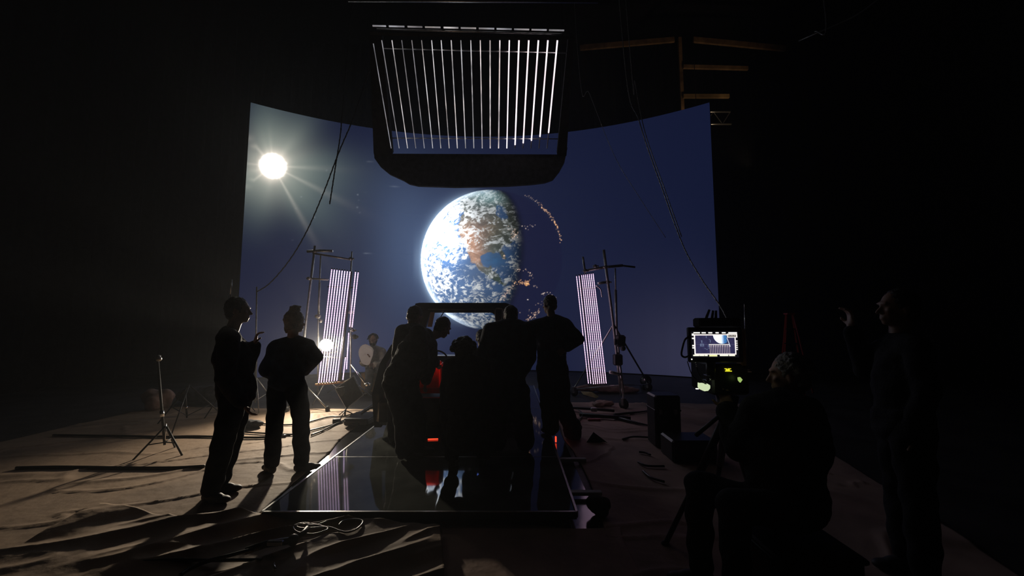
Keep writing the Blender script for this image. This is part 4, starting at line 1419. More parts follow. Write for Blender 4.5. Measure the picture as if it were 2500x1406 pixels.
def tube_panel(name, label, tubes, mt, r=.0092):
    root = thing(name, label, 'tube light panel', W(*tubes[0][1]))
    for a, b in tubes:
        A_, B_ = W(*a), W(*b)
        me = MB().tube([A_, B_], r, 10)
        t_ = me.build('light_tube', mt, root, smooth=True)
        d = (B_ - A_).normalized()
        MB().tube([A_ - d * .025, A_], r * 1.15, 10).build('end_cap', 'blackplastic', t_, smooth=True)
        MB().tube([B_, B_ + d * .025], r * 1.15, 10).build('end_cap', 'blackplastic', t_, smooth=True)
    return root


# left
YP = 7.0
tl = []
for i in range(8):
    t = i / 7
    tl.append(((810 + 44.5 * t, 657.5 + 5.5 * t, YP + .10 * t), (778 + 44 * t, 934.5 - 5 * t, YP + .10 * t)))
tl.append(((868, 664, YP + .14), (853.5, 798, YP + .14)))
tl.append(((874.5, 665, YP + .15), (859.5, 799, YP + .15)))
tl.append(((851.5, 812, YP + .14), (846, 901, YP + .14)))
tl.append(((843.5, 872, YP + .12), (837, 927, YP + .12)))
lpn = tube_panel('tube_light_panel', 'leaning panel of violet white tubes left of the car, a lamp blazing through it', tl, PT[0])
for yy_, x0_, x1_ in ((700, 800, 866), (872, 781, 850)):
    rod(lpn, 'mounting_bar', [(x0_, yy_, YP + .16), (x1_, yy_ + 2, YP + .24)], .012, 'blackmetal')
rod(lpn, 'bottom_bar', [(770, 939, YP + .05), (848, 932, YP + .15)], .018, 'copper')
rod(lpn, 'side_channel', [(858, 663, YP + .17), (829, 929, YP + .17)], .020, 'blackmetal')

ls = thing('rolling_stand', 'tall metal rolling stand with crossbars behind the left tube panel', 'stand', F(770, 990))
YS = 7.35
b0 = F(752, 992)
rod(ls, 'pole', [(769, 600, YS), (755, 720, YS), (742, 830, YS), W(738, 960, YS)], .022, 'alu')
rod(ls, 'riser', [(783, 622, YS + .05), (780, 700, YS + .05), (777, 775, YS + .05), W(776, 960, YS + .05)], .014, 'alu')
rod(ls, 'sleeve', [(780.5, 690, YS + .05), (778, 770, YS + .05)], .020, 'steel')
rod(ls, 'crossbar', [(750, 614, YS), (778, 612, YS), (812, 613, YS)], .026, 'alu')
rod(ls, 'crossbar', [(764, 618, YS - .03), (858, 634, YS - .1)], .018, 'steel')
rod(ls, 'crossbar', [(750, 679, YS - .03), (802, 683, YS - .06)], .018, 'steel')
for p in ((769, 614, YS - .03), (755, 680, YS - .03), (776, 772, YS), (857, 632, YS - .1)):
    knuckle(ls, p, .032)
kb = MB().sph(W(776, 772, YS - .04), .05, (1.2, .6, .8)).sph(W(783, 783, YS - .04), .035)
kb.build('grip_head', 'steel', ls, smooth=True)
for fx, fy in ((700, 1000), (800, 998), (770, 960)):
    e_ = F(fx, fy, .05)
    MB().tube([W(740, 935, YS), e_], .014, 8).build('leg', 'steel', ls, smooth=True)
    wl = MB().tube([e_ + V(-.02, 0, 0), e_ + V(.02, 0, 0)], .05, 14).build('wheel', 'rubber', ls, smooth=True)

rs2 = thing('light_stand', 'bright chromed stand carrying the right edge of the left tube panel', 'stand', F(868, 985))
rod(rs2, 'pole', [(859, 614, YS - .1), (855, 700, YS - .1), (857, 800, YS - .1), (855.5, 922, YS - .1)], .014, 'alu')
knuckle(rs2, (857, 762, YS - .15)); knuckle(rs2, (862, 806, YS - .15), .03); knuckle(rs2, (866, 822, YS - .16), .045, 'blackmetal')
rod(rs2, 'brace', [(857, 890, YS - .1), (893, 937, YS - .35)], .016, 'chrome')
rod(rs2, 'leg', [Vector(W(855, 924, YS - .1)), F(912, 972, .02)], .012, 'chrome')
rod(rs2, 'leg', [Vector(W(855, 924, YS - .1)), W(877, 943, YS - .5), F(850, 985, .02)], .012, 'chrome')
rod(rs2, 'leg', [Vector(W(855, 924, YS - .1)), F(800, 958, .02)], .012, 'steel')
knuckle(rs2, (897, 938, YS - .38), .03, 'chrome')

# the lamp itself
sl = thing('studio_lamp', 'blazing studio lamp shining through the left tube panel', 'lamp', (LAMP_AT.x, LAMP_AT.y, 0))
aim = (V(-2.7, 2.5, .3) - LAMP_AT).normalized()
MB().tube([LAMP_AT + aim * .01, LAMP_AT + aim * .02], .12, 28).build('lens', 'lens', sl, smooth=True)
hsg = MB().tube([LAMP_AT - aim * .32, LAMP_AT - aim * .28, LAMP_AT, LAMP_AT + aim * .008], [.10, .13, .13, .125], 24)
hsg.build('housing', 'blackmetal', sl, smooth=True)
u_ = aim.cross(V(0, 0, 1)).normalized()
yk = spline([LAMP_AT + u_ * .15 - aim * .12, LAMP_AT + u_ * .16 - aim * .12 - V(0, 0, .16), LAMP_AT - u_ * .16 - aim * .12 - V(0, 0, .16), LAMP_AT - u_ * .15 - aim * .12], 5)
MB().tube(yk, .010, 8).build('yoke', 'steel', sl, smooth=True)
base = LAMP_AT - aim * .12 - V(0, 0, .17)
MB().tube([base, (base.x, base.y, .35)], .016, 10).build('pole', 'steel', sl, smooth=True)
for k_ in range(3):
    a = k_ * 2.094 + .4
    MB().tube([(base.x, base.y, .42), (base.x + .42 * math.cos(a), base.y + .42 * math.sin(a), .015)], .011, 8).build('leg', 'steel', sl, smooth=True)

# right
tr_ = []
for t in (0, .045):
    tr_.append(((1407.5 + 135 * t, 674 - 20 * t, YP + .2 - .3 * t), (1436.5 + 135 * t, 936 + 8 * t, YP + .2 - .3 * t)))
for i in range(7):
    t = i / 6
    tr_.append(((1420 + 28 * t, 671.5 - 3.5 * t, YP + .12 - .14 * t), (1449 + 31 * t, 937.5 - 3 * t + 1.5 * t, YP + .12 - .14 * t)))
rpn = tube_panel('tube_light_panel', 'leaning panel of glowing pinkish tubes standing right of the car group', tr_, PT[1], .0068)
rod(rpn, 'side_channel', [(1414.5, 671, YP + .22), (1443.5, 937, YP + .22)], .018, 'blackmetal')
for yy_, x0_, x1_ in ((705, 1409, 1456), (900, 1432, 1477)):
    rod(rpn, 'mounting_bar', [(x0_, yy_, YP + .26), (x1_, yy_ - 2, YP + .12)], .012, 'blackmetal')
rod(rpn, 'bottom_bar', [(1436, 940, YP + .15), (1480, 937, YP)], .010, 'blackmetal')

rst = thing('rolling_stand', 'tall steel rolling stand with wheels right of the pink tube panel', 'stand', F(1510, 985))
YT = 7.15
rod(rst, 'pole', [(1474, 610, YT), (1484, 690, YT), (1497, 790, YT), (1507, 880, YT), (1517, 965, YT)], .026, 'steel', 12)
rod(rst, 'riser', [(1502, 655, YT + .1), (1503, 710, YT + .1)], .014, 'alu')
rod(rst, 'riser', [(1503, 708, YT + .1), (1505, 800, YT + .1), (1512, 880, YT + .1), (1522, 960, YT + .1)], .024, 'steel')
rod(rst, 'crossbar', [(1430, 661, YT - .05), (1478, 652, YT - .03), (1520, 648, YT)], .026, 'steel')
rod(rst, 'crossbar', [(1516, 648, YT), (1550, 652, YT + .05)], .018, 'blackmetal')
rod(rst, 'spigot', [(1423, 627, YT - .06), (1429, 668, YT - .06)], .020, 'alu')
rod(rst, 'arm', [(1460, 692, YT - .1), (1485, 688, YT - .03)], .026, 'alu')
rod(rst, 'arm', [(1488, 908, YT - .1), (1514, 914, YT - .03)], .030, 'alu')
for p in ((1429, 661, YT - .08), (1478, 652, YT - .06), (1484, 689, YT - .05), (1453, 650, YT - .05), (1509, 913, YT - .03)):
    knuckle(rst, p, .032)
hk = MB().tube(spline([W(1455, 697, YT - .1), W(1466, 706, YT - .1), W(1469, 722, YT - .1)], 5), .012, 8).sph(W(1470, 724, YT - .1), .014)
hk.build('safety_hook', 'chrome', rst, smooth=True)
mg = MB().box(W(1514, 832, YT - .04), (.17, .14, .22), Matrix.Rotation(.1, 3, 'Y'), .03).sph(W(1502, 834, YT - .1), .05, (.6, .6, 1.2)).sph(W(1521, 850, YT - .1), .05)
mg.build('winch_box', 'blackmetal', rst)
MB().box(W(1501, 836, YT - .16), (.03, .02, .09), bev=.004).build('winch_plate', 'alu', rst)
MB().box(W(1508, 878, YT), (.16, .12, .2), bev=.02).build('collar', 'blackmetal', rst)
hub = W(1498, 792, YT)
for (fx, fy, k_) in ((1523, 985, 'a'), (1402, 953, 'b'), (1583, 940, 'c')):
    e_ = F(fx, fy + 14, 0)
    top_ = e_ + V(0, 0, .17)
    MB().tube([hub if k_ != 'a' else W(1510, 860, YT), top_], .017, 10).build('leg', 'chrome' if k_ != 'c' else 'blackmetal', rst, smooth=True)
    MB().tube([W(1515, 940, YT), top_ - V(0, 0, .03)], .010, 8).build('lower_brace', 'steel', rst, smooth=True)
    wd = V(.8, .6, 0).normalized()
    wh = MB().tube([top_ - V(0, 0, .08) - wd * .022, top_ - V(0, 0, .08) + wd * .022], .09, 20).build('wheel', 'rubber', rst, smooth=True)
    fk = MB()
    for sg in (-1, 1):
        fk.box(top_ - V(0, 0, .04) + wd * sg * .034, (.012, .05, .12), Matrix.Rotation(.64, 3, 'Z'))
    fk.box(top_ + V(0, 0, .015), (.07, .07, .02))
    fk.build('caster_fork', 'steel', wh)
    MB().tube([top_ - V(0, 0, .08) - wd * .03, top_ - V(0, 0, .08) + wd * .03], .03, 12).build('wheel_hub', 'steel', wh, smooth=True)

# small lamp on the floor near the screen
fl_ = F(1575, 950)
fl = thing('floor_lamp_head', 'small round lamp head on the floor below the screen right of the rolling stand', 'lamp', fl_)
MB().tube([fl_ + V(0, 0, .20), fl_ + V(-.02, -.12, .21)], [.10, .13], 20).build('housing', 'blackmetal', fl, smooth=True)
MB().tube([fl_ + V(-.02, -.121, .21), fl_ + V(-.021, -.126, .21)], .10, 20).build('glass', 'chrome', fl, smooth=True)
MB().box(fl_ + V(.02, 0, .05), (.22, .2, .10), bev=.02).build('base', 'blackmetal', fl)
MB().tube([fl_ + V(.02, 0, .1), fl_ + V(.02, 0, .2)], .02, 8).build('post', 'steel', fl)

# ------------------------------------------------------------------ stands on the left


def tripod_stand(name, label, topx, px_foot, Yp, r, legs, spread, m='steel', hub_z=.55, lean=None):
    base = F(*px_foot)
    top_ = W(topx[0], topx[1], base.y)
    root = thing(name, label, 'stand', base)
    MB().tube([(base.x, base.y, .12), top_], r, 10).build('pole', m, root, smooth=True)
    MB().tube([V(base.x, base.y, .12).lerp(top_, .33), V(base.x, base.y, .12).lerp(top_, .40)], r * 1.6, 10).build('collar', 'chrome', root, smooth=True)
    for k_ in range(3):
        a = legs + k_ * 2.094
        MB().tube([V(base.x, base.y, hub_z), V(base.x + spread * math.cos(a), base.y + spread * math.sin(a), .015)], r * .75, 8).build('leg', m, root, smooth=True)
        MB().tube([V(base.x, base.y, .15), V(base.x + spread * .55 * math.cos(a), base.y + spread * .55 * math.sin(a), hub_z * .45)], r * .5, 6).build('strut', m, root, smooth=True)
    return root, base, top_


r_, b_, t_ = tripod_stand('light_stand', 'slim black stand with a bright collar standing alone at far left', (385, 880), (400, 1112), 0, .013, 1.9, .26, 'rubber', .34)
kk = MB().tube([t_, t_ + V(.01, 0, .06)], .02, 10).sph(t_ + V(.03, -.02, .02), .03)
kk.build('knob', 'steel', r_, smooth=True)
MB().tube([V(b_.x + .012, b_.y - .012, .18), V(b_.x + .01, b_.y - .012, .36)], .004, 6).build('catchlight_tube', 'chrome', r_, smooth=True)
r_, b_, t_ = tripod_stand('light_stand', 'tall thin stand between the two standing people at left, foot spread to the right', (627, 700), (622, 1000), 0, .013, -.85, .42, 'steel')
rod(r_, 'sleeve', [(626, 845, b_.y), (622, 960, b_.y)], .024, 'charcoal')
r_, b_, t_ = tripod_stand('light_stand', 'tall pole rising left of the screen behind the dark coated person', (565, 682), (556, 1010), 0, .012, .3, .4, 'blackmetal')
MB().tube([t_, t_ - V(0, 0, .26)], .016, 8).build('bright_tip', 'alu', r_, smooth=True)
r_, b_, t_ = tripod_stand('light_stand', 'low dark tripod stand in the gloom left of the dark coated person', (452, 950), (455, 1040), 0, .012, .9, .5, 'blackmetal', .6)


def blobby(name, label, cat, c, size, m, seed=0, parent=None, folds=.02):
    """a soft sagging bag"""
    rr_ = random.Random(seed)
    mb_ = MB()
    c = Vector(c)
    for _ in range(7):
        o_ = V(rr_.uniform(-.3, .3) * size[0], rr_.uniform(-.3, .3) * size[1], rr_.uniform(-.15, .2) * size[2])
        mb_.ell(c + o_, (V(size[0] * .36, 0, 0), V(0, size[1] * .36, 0), V(0, 0, size[2] * .36)))
    o_ = mb_.blob(name, m, None, min(size) / 9, 3, wob=folds, freq=5 / min(size))
    centred(o_)
    o_.location.z = c.z - size[2] / 2
    return tag(o_, label, cat)


q = F(612, 1046)
blobby('sandbag', 'lumpy dark sandbag on the brown paper between the two standing people', 'sandbag', q + V(0, 0, .06), (.34, .2, .13), 'charcoal', 3, folds=.004)
q = F(382, 1000)
blobby('equipment_bag', 'tan sack behind the lone black stand at far left', 'bag', q + V(0, 0, .18), (.42, .3, .38), 'paper_b', 5, folds=.008)
q = F(500, 985)
blobby('equipment_bag', 'dark heap of bags in the gloom left of the dark coated person', 'bag', q + V(0, 0, .2), (.9, .4, .4), 'charcoal', 8, folds=.01)

# flag on a small stand, cases and cables by the left panel
fg = F(842, 1018)
fs_ = thing('flag_stand', 'black square flag set on its corner atop a short stand below the left tube panel', 'flag', fg)
cxy = W(852, 957, fg.y)
for nm, m_, hs, dy in (('flag_cloth', 'cloth', .225, 0), ('flag_frame', 'steel', .24, .012)):
    pts = [cxy + V(0, dy, 0) + V(math.cos(a) * hs * 1.0, 0, math.sin(a) * hs * 1.15) for a in (1.30, 2.95, 4.55, 6.1)]
    if nm == 'flag_cloth':
        MB().prism(pts, (0, .008, 0)).build(nm, m_, fs_)
    else:
        MB().tube(pts + [pts[0]], .006, 6).build(nm, m_, fs_, smooth=True)
MB().tube([(fg.x, fg.y, .10), cxy - V(0, 0, .22)], .010, 8).build('pole', 'blackmetal', fs_, smooth=True)
MB().tube([(fg.x, fg.y, .0), (fg.x, fg.y, .12)], .016, 8).build('foot_tube', 'blackmetal', fs_, smooth=True)
for k_ in range(3):
    a = k_ * 2.094 + .5
    MB().tube([(fg.x, fg.y, .11), (fg.x + .16 * math.cos(a), fg.y + .16 * math.sin(a), .012)], .008, 8).build('leg', 'blackmetal', fs_, smooth=True)
gl = MB()
for k_ in range(4):
    gl.cap(W(822 + k_ * 4, 950 + k_ * 5, fg.y - .05), .02, W(840, 946 + k_ * 4, fg.y - .05), .022)
gl.blob('work_glove', 'charcoal', fs_, .008, 2)

q0, q1 = F(838, 1047), F(905, 1047)
cs = thing('flat_case', 'low black flat case on the paper touching the left edge of the platform', 'case', ((q0.x + q1.x) / 2 - .03, q0.y + .25, 0))
cw = q1.x - q0.x - .04
MB().box((cs.location.x, cs.location.y, .075), (cw, .46, .09), bev=.02).build('case_body', 'blackplastic', cs)
MB().box((cs.location.x, cs.location.y, .125), (cw, .46, .022), bev=.008).build('lid', 'blackplastic', cs)
MB().tube(spline([V(cs.location.x - .06, cs.location.y - .235, .07), V(cs.location.x, cs.location.y - .26, .07), V(cs.location.x + .06, cs.location.y - .235, .07)], 5), .008, 8).build('handle', 'rubber', cs, smooth=True)
pb = F(822, 1034)
pbx = MB().box((pb.x, pb.y, .04), (.12, .10, .07), Matrix.Rotation(.4, 3, 'Z'), .012)
tag(pbx.build('junction_box', 'blackplastic', top=True), 'small black junction box on the paper just left of the flat case', 'box')
c_ = cs.location
cable('plug_cable', [V(c_.x - .02, c_.y + .02, .145), V(c_.x + .06, c_.y + .05, .20), V(c_.x + .14, c_.y + .05, .24), V(c_.x + .18, c_.y + .06, .22), V(c_.x + .16, c_.y + .04, .15)], .014, 'cable',
      'black cable plug looping up on top of the flat case', 'cable')

cg = 'cables snaking over the paper by the left panel'


def fc(name, px, r, label, m='cable', z=.03, group=None):
    return cable(name, [F(x, y, z) for x, y in px], r, m, label, 'cable', group)


fc('floor_cable', [(600, 1030), (680, 1037), (740, 1033), (800, 1018), (838, 1016), (880, 1005)], .011, 'black cable running across the paper behind the bun-haired person, farther of two', group=cg)
fc('floor_cable', [(560, 1052), (650, 1058), (720, 1060), (760, 1050), (800, 1040), (850, 1026)], .011, 'black cable crossing the paper behind the bun-haired person, nearer of two', group=cg)
fc('floor_cable', [(760, 1062), (790, 1050), (830, 1030), (870, 1012), (912, 985)], .012, 'black cable from the small junction box back towards the panel stand', group=cg)
fc('floor_cable', [(40, 1142), (150, 1140), (300, 1142), (420, 1142), (500, 1138)], .016, 'thick dark cable lying straight across the paper at far left, nearer one')
fc('floor_cable', [(130, 1062), (280, 1064), (400, 1066), (480, 1065), (620, 1068), (700, 1063)], .014, 'dark cable lying straight across the paper at left, farther one')
fc('floor_cable', [(350, 1370), (420, 1366), (520, 1368), (640, 1366)], .010, 'thin dark cable in the lower left foreground', z=.09)

# cable coil and black hardware before the platform
cable('wire_loop', [F(x, y, .10) for x, y in ((800, 1272), (770, 1282), (730, 1279), (716, 1287), (726, 1299), (760, 1304), (785, 1299), (800, 1290), (770, 1281), (740, 1277), (722, 1283), (740, 1290), (800, 1287), (830, 1296), (850, 1299), (873, 1290), (886, 1274), (872, 1268), (840, 1271), (826, 1283))], .007, 'cablegrey',
      'shiny wire coiled in two loops on the crumpled paper before the platform', 'wire')
hp_ = F(700, 1320, .09)
hw_ = thing('clamp_arm', 'black jointed clamp arm lying on crumpled paper at the near left corner of the platform', 'clamp', (hp_.x, hp_.y, .09))
MB().tube([F(600, 1345, .10), F(650, 1328, .12), F(720, 1318, .13)], .022, 10).build('arm', 'blackmetal', hw_, smooth=True)
MB().tube([F(716, 1318, .13), F(742, 1300, .14), F(750, 1290, .13)], .018, 10).build('arm', 'blackmetal', hw_, smooth=True)
MB().sph(F(716, 1318, .13), .035).build('joint', 'blackmetal', hw_, smooth=True)
MB().box(F(672, 1325, .15), (.10, .03, .03), bev=.006).build('jaw', 'chrome', hw_)
MB().tube([F(668, 1376, .11), F(672, 1392, .10)], .008, 8).build('pin', 'chrome', hw_, smooth=True)
fc('floor_cable', [(620, 1340), (560, 1356), (500, 1372), (460, 1390), (440, 1404)], .012, 'black cable curling away from the clamp arm to the bottom edge', z=.11)

# ------------------------------------------------------------------ clutter on the right floor
a0_ = F(1378, 1000, .05)
sp_ = thing('folded_stand', 'black folded stand lying on the paper right of the tall person with hand on hip', 'stand', (F(1460, 1018).x, F(1460, 1018).y, 0))
MB().tube([F(1376, 994, .07), F(1440, 998, .08), F(1500, 1003, .06)], .022, 10).build('pole', 'blackmetal', sp_, smooth=True)
MB().tube([F(1415, 1012, .06), F(1500, 1018, .06), F(1540, 1022, .05)], .030, 10).build('pole', 'blackmetal', sp_, smooth=True)
MB().tube([F(1500, 1018, .05), F(1560, 1034, .04), F(1592, 1040, .03)], [.028, .018, .008], 10).build('leg', 'blackmetal', sp_, smooth=True)
MB().tube([F(1500, 1012, .05), F(1560, 1006, .04), F(1600, 1000, .03)], [.024, .014, .008], 10).build('leg', 'blackmetal', sp_, smooth=True)
MB().box(F(1450, 1000, .12), (.10, .06, .06), bev=.01).build('head', 'steel', sp_)
MB().box(F(1450, 1024, .03), (.20, .07, .03), bev=.01).build('shoe_plate', 'red', sp_)
cable('coiled_cable', [F(1400 + 22 * math.cos(a), 1012 + 14 * math.sin(a), .03 + .012 * (a / 6.28)) for a in np.linspace(0, 19, 44)], .008, 'cable',
      'coil of black cable on the paper at the tail of the folded stand', 'cable')
yp = [F(1418, 955, .07), F(1445, 957, .12), F(1462, 968, .10), F(1456, 972, .02), F(1424, 963, .02)]
MB_ = MB().prism(yp, (0, .006, -.004))
tag(MB_.build('yellow_paper', 'yellowpaper', top=True), 'folded piece of yellow paper on the floor under the right tube panel', 'paper')
blobby('cloth_bag', 'brown cloth bag on the paper left of the nearest stand wheel', 'bag', F(1472, 993) + V(0, 0, .06), (.32, .2, .14), 'paper_b', 12, folds=.006)
blobby('sandbag', 'long brown sandbag behind the yellow paper', 'sandbag', F(1480, 958) + V(0, 0, .08), (1.2, .25, .2), 'paper_b', 14, folds=.01)
p_ = F(1455, 1082)
cn = MB()
cn.v = [tuple(p_ + V(-.13, -.02, .012)), tuple(p_ + V(.15, -.04, .012)), tuple(p_ + V(.02, .08, .012)), tuple(p_ + V(-.03, .0, .14))]
cn.f = [(0, 1, 3), (1, 2, 3), (2, 0, 3), (0, 2, 1)]
tag(cn.build('rubber_wedge', 'cloth', top=True), 'small black peaked wedge on the paper right of the platform', 'wedge')
blobby('soft_bag', 'black soft bag on the shiny sheet at the near right corner of the platform', 'bag', F(1462, 1262) + V(0, 0, .075), (.16, .14, .15), 'cloth', 17, folds=.004)
blobby('soft_bag', 'black bag slumped at the platform edge by the feet of the tall person', 'bag', F(1392, 1072) + V(.05, 0, .14), (.26, .24, .30), 'cloth', 19, folds=.006)
for i, pts in enumerate((((1520, 1072), (1548, 1066), (1592, 1068)), ((1560, 1103), (1575, 1105), (1588, 1110)), ((1558, 1128), (1580, 1137), (1622, 1138)), ((1570, 1150), (1590, 1166), (1622, 1176)))):  # dark strips stand in for the shade in paper fold gaps
    fc('floor_cable', pts, .012, ['short dark cable end on the paper right of the platform, farthest of four', 'tiny dark cable end on the right paper, second of four from the screen',
                                  'dark cable bit ending in a bright tip on the right paper, third from the screen', 'dark curved cable bit on the right paper, nearest to us of four'][i], z=.035)

kx = F(1602, 1098)
uc = thing('upright_case', 'tall black equipment case standing on the paper left of the camera', 'case', (kx.x + .16, kx.y + .15, 0))
hz = W(1602, 966, kx.y).z
MB().box((kx.x + .16, kx.y + .15, hz / 2 + .01), (.32, .30, hz - .02), bev=.02).build('case_body', 'blackplastic', uc)
MB().box((kx.x + .16, kx.y + .15, hz * .72), (.326, .306, .02), bev=.003).build('lid_seam', 'blackmetal', uc)
for sx in (-.09, .09):
    MB().box((kx.x + .16 + sx, kx.y - .005, hz * .70), (.04, .02, .06), bev=.004).build('latch', 'steel', uc)
lc = F(1650, 1140)
l2 = thing('equipment_case', 'wide black case on the floor under the camera', 'case', (lc.x + .25, lc.y + .3, 0))
MB().box((lc.x + .25, lc.y + .25, .13), (.5, .36, .24), bev=.02).build('case_body', 'blackplastic', l2)
MB().box((lc.x + .25, lc.y + .06, .2), (.1, .02, .03), bev=.004).build('handle', 'blackmetal', l2)

# ladder
lr = F(1912, 980)
ld = thing('step_ladder', 'red step ladder standing in the dark behind the seated operator', 'ladder', lr)
lt, rt_ = W(1919, 768, lr.y), W(1926, 768, lr.y)
for (a_, b_) in ((W(1919, 768, lr.y), F(1900, 985)), (W(1934, 768, lr.y), F(1968, 985)), (W(1921, 768, lr.y + .05), F(1912, 960)), (W(1937, 768, lr.y + .05), F(1985, 960))):
    MB().tube([a_, b_ + V(0, 0, .01)], .018, 4).build('rail', 'red', ld)
for k_ in range(1, 6):
    t = k_ / 6
    a_, b_ = W(1919, 768, lr.y).lerp(F(1900, 985), t), W(1934, 768, lr.y).lerp(F(1968, 985), t)
    MB().box((a_ + b_) / 2, ((b_ - a_).length, .07, .02)).build('step', 'blackmetal', ld)
MB().box((W(1927, 766, lr.y)), (.16, .12, .03), bev=.006).build('top_cap', 'red', ld)

# ------------------------------------------------------------------ camera on its tripod with the monitor
YM = 2.45
cr_ = thing('cinema_camera', 'black cinema camera on a tripod with a lit monitor, before the seated operator', 'camera', (W(1770, 930, YM).x, YM, 0))


def bx(parent, name, x0_, y0_, x1_, y1_, Y, dep, m, bev=.004):
    a_, b_ = W(x0_, y0_, Y), W(x1_, y1_, Y)
    return MB().box(((a_.x + b_.x) / 2, Y + dep / 2, (a_.z + b_.z) / 2), (abs(b_.x - a_.x), dep, abs(a_.z - b_.z)), bev=bev).build(name, m, parent)


mon = bx(cr_, 'monitor', 1681, 799, 1816, 885, YM, .035, 'blackplastic', .006)


def monitor_screen():
    nx, ny = 230, 132
    gx, gy = np.meshgrid(np.linspace(0, 1, nx), np.linspace(0, 1, ny))
    px_, py_ = 1686.5 + gx * 114.5, 809 + gy * 63.5
    # picture drawn in the coordinates of the enlarged view of the monitor
    X_, Y_ = (px_ - 1660) * 7.811, (py_ - 780) * 7.811
    c = np.zeros((ny, nx, 3)) + np.array(lin(14, 14, 20))

    def rect(x0_, y0_, x1_, y1_, col_, s_=3.0):
        m_ = sstep(x0_ - s_, x0_ + s_, X_) * sstep(x1_ + s_, x1_ - s_, X_) * sstep(y0_ - s_, y0_ + s_, Y_) * sstep(y1_ + s_, y1_ - s_, Y_)
        c[...] = c * (1 - m_[..., None]) + np.array(col_) * m_[..., None]
    wh = (1.0, 0.95, 0.9)
    rect(262, 283, 1055, 668, (1.3, 1.15, 1.1))
    rect(284, 302, 1036, 650, lin(52, 50, 84))
    inner = (X_ > 284) & (X_ < 1036) & (Y_ > 302) & (Y_ < 650)
    nb_ = fbm(X_ / 40, Y_ / 40, 3.0, 3)
    c[inner] *= (0.75 + 0.5 * nb_[inner])[:, None]
    e_ = np.hypot(X_ - 800, Y_ - 290) / 172
    m_ = (sstep(1.02, 0.97, e_) * (Y_ > 296) * (X_ < 900) * sstep(905, 860, X_))[..., None]
    pl = np.array([1.5, 1.55, 1.6]) * sstep(850, 730, X_)[..., None] + np.array(lin(60, 120, 180)) * (0.5 + 1.2 * fbm(X_ / 16, Y_ / 16, 5.0, 3))[..., None]
    c[...] = c * (1 - m_) + pl * m_
    rect(540, 470, 935, 484, wh)
    rect(300, 476, 1030, 479, lin(110, 110, 140), 1.5)
    for k_ in range(12):
        xx = 562 + k_ * 33.5
        rect(xx - 4, 486, xx + 4, 648, (0.62, 0.50, 0.52), 2.5)
        rect(xx - 4, 486, xx + 4, 525, (1, .85, .85), 2.5)
    d = np.abs((X_ - 895) - (Y_ - 360) * 0.33)
    m_ = (sstep(9, 4, d) * (Y_ > 350) * (Y_ < 515))[..., None]
    c[...] = c * (1 - m_) + np.array([.7, .75, .9]) * m_
    for (x0_, y0_, x1_, y1_) in ((375, 465, 385, 510), (375, 465, 445, 474), (375, 502, 445, 510), (437, 465, 446, 510), (405, 465, 413, 510), (405, 405, 415, 450), (392, 403, 420, 410), (492, 310, 502, 350),
                                 (528, 488, 536, 520), (528, 488, 550, 495), (528, 515, 560, 522), (525, 545, 565, 551), (545, 375, 560, 382), (566, 385, 574, 440), (455, 550, 480, 556), (480, 565, 520, 571)):
        rect(x0_, y0_, x1_, y1_, lin(120, 135, 165), 2)
    for (a_, b_) in ((258, 380), (412, 492), (540, 615), (678, 738), (798, 870), (922, 1085)):
        rect(a_, 242, b_, 264, (1.3, 1.25, 1.15), 4)
    rect(895, 270, 1088, 345, wh, 3)
    rect(912, 292, 1066, 332, lin(70, 66, 66), 4)
    for k_ in range(8):
        rect(920 + k_ * 18, 296 + (k_ % 3) * 6, 930 + k_ * 18, 322, lin(200, 190, 180), 2)
    for (a_, b_) in ((235, 350), (355, 445), (452, 510), (740, 830), (820, 900), (915, 1028)):
        rect(a_, 672, b_, 696, (1.15, 1.15, 0.9), 4)
    rect(540, 672, 690, 702, (1.0, 1.0, 0.5), 7)
    for (a_, b_) in ((268, 308), (346, 372), (485, 512), (528, 552)):
        rect(224, a_, 262, b_, (1.1, 1.05, 1.0), 4)
    for k_ in range(5):
        rect(1052, 400 + k_ * 40, 1088, 420 + k_ * 40, (0.9, 0.86, 0.82), 4)
    o_, u_, v_ = W(1686.5, 809, YM - .001), W(1801, 809, YM - .001) - W(1686.5, 809, YM - .001), W(1686.5, 872.5, YM - .001) - W(1686.5, 809, YM - .001)
    u_.z = 0; u_.y = 0; v_.x = 0; v_.y = 0
    vs = [tuple(o_ + u_ * float(a_) + v_ * float(b_)) for a_, b_ in zip(gx.ravel(), gy.ravel())]
    idx = np.arange(nx * ny).reshape(ny, nx)
    f_ = np.stack([idx[:-1, :-1], idx[1:, :-1], idx[1:, 1:], idx[:-1, 1:]], -1).reshape(-1, 4)
    me = bpy.data.meshes.new('screen')
    me.from_pydata(vs, [], f_.tolist())
    at = me.color_attributes.new('picture', 'FLOAT_COLOR', 'POINT')
    cc = np.ones((nx * ny, 4), 'f'); cc[:, :3] = c.reshape(-1, 3)
    at.data.foreach_set('color', cc.ravel())
    link('screen', me, bpy.data.materials['screen_picture_dim'], mon)


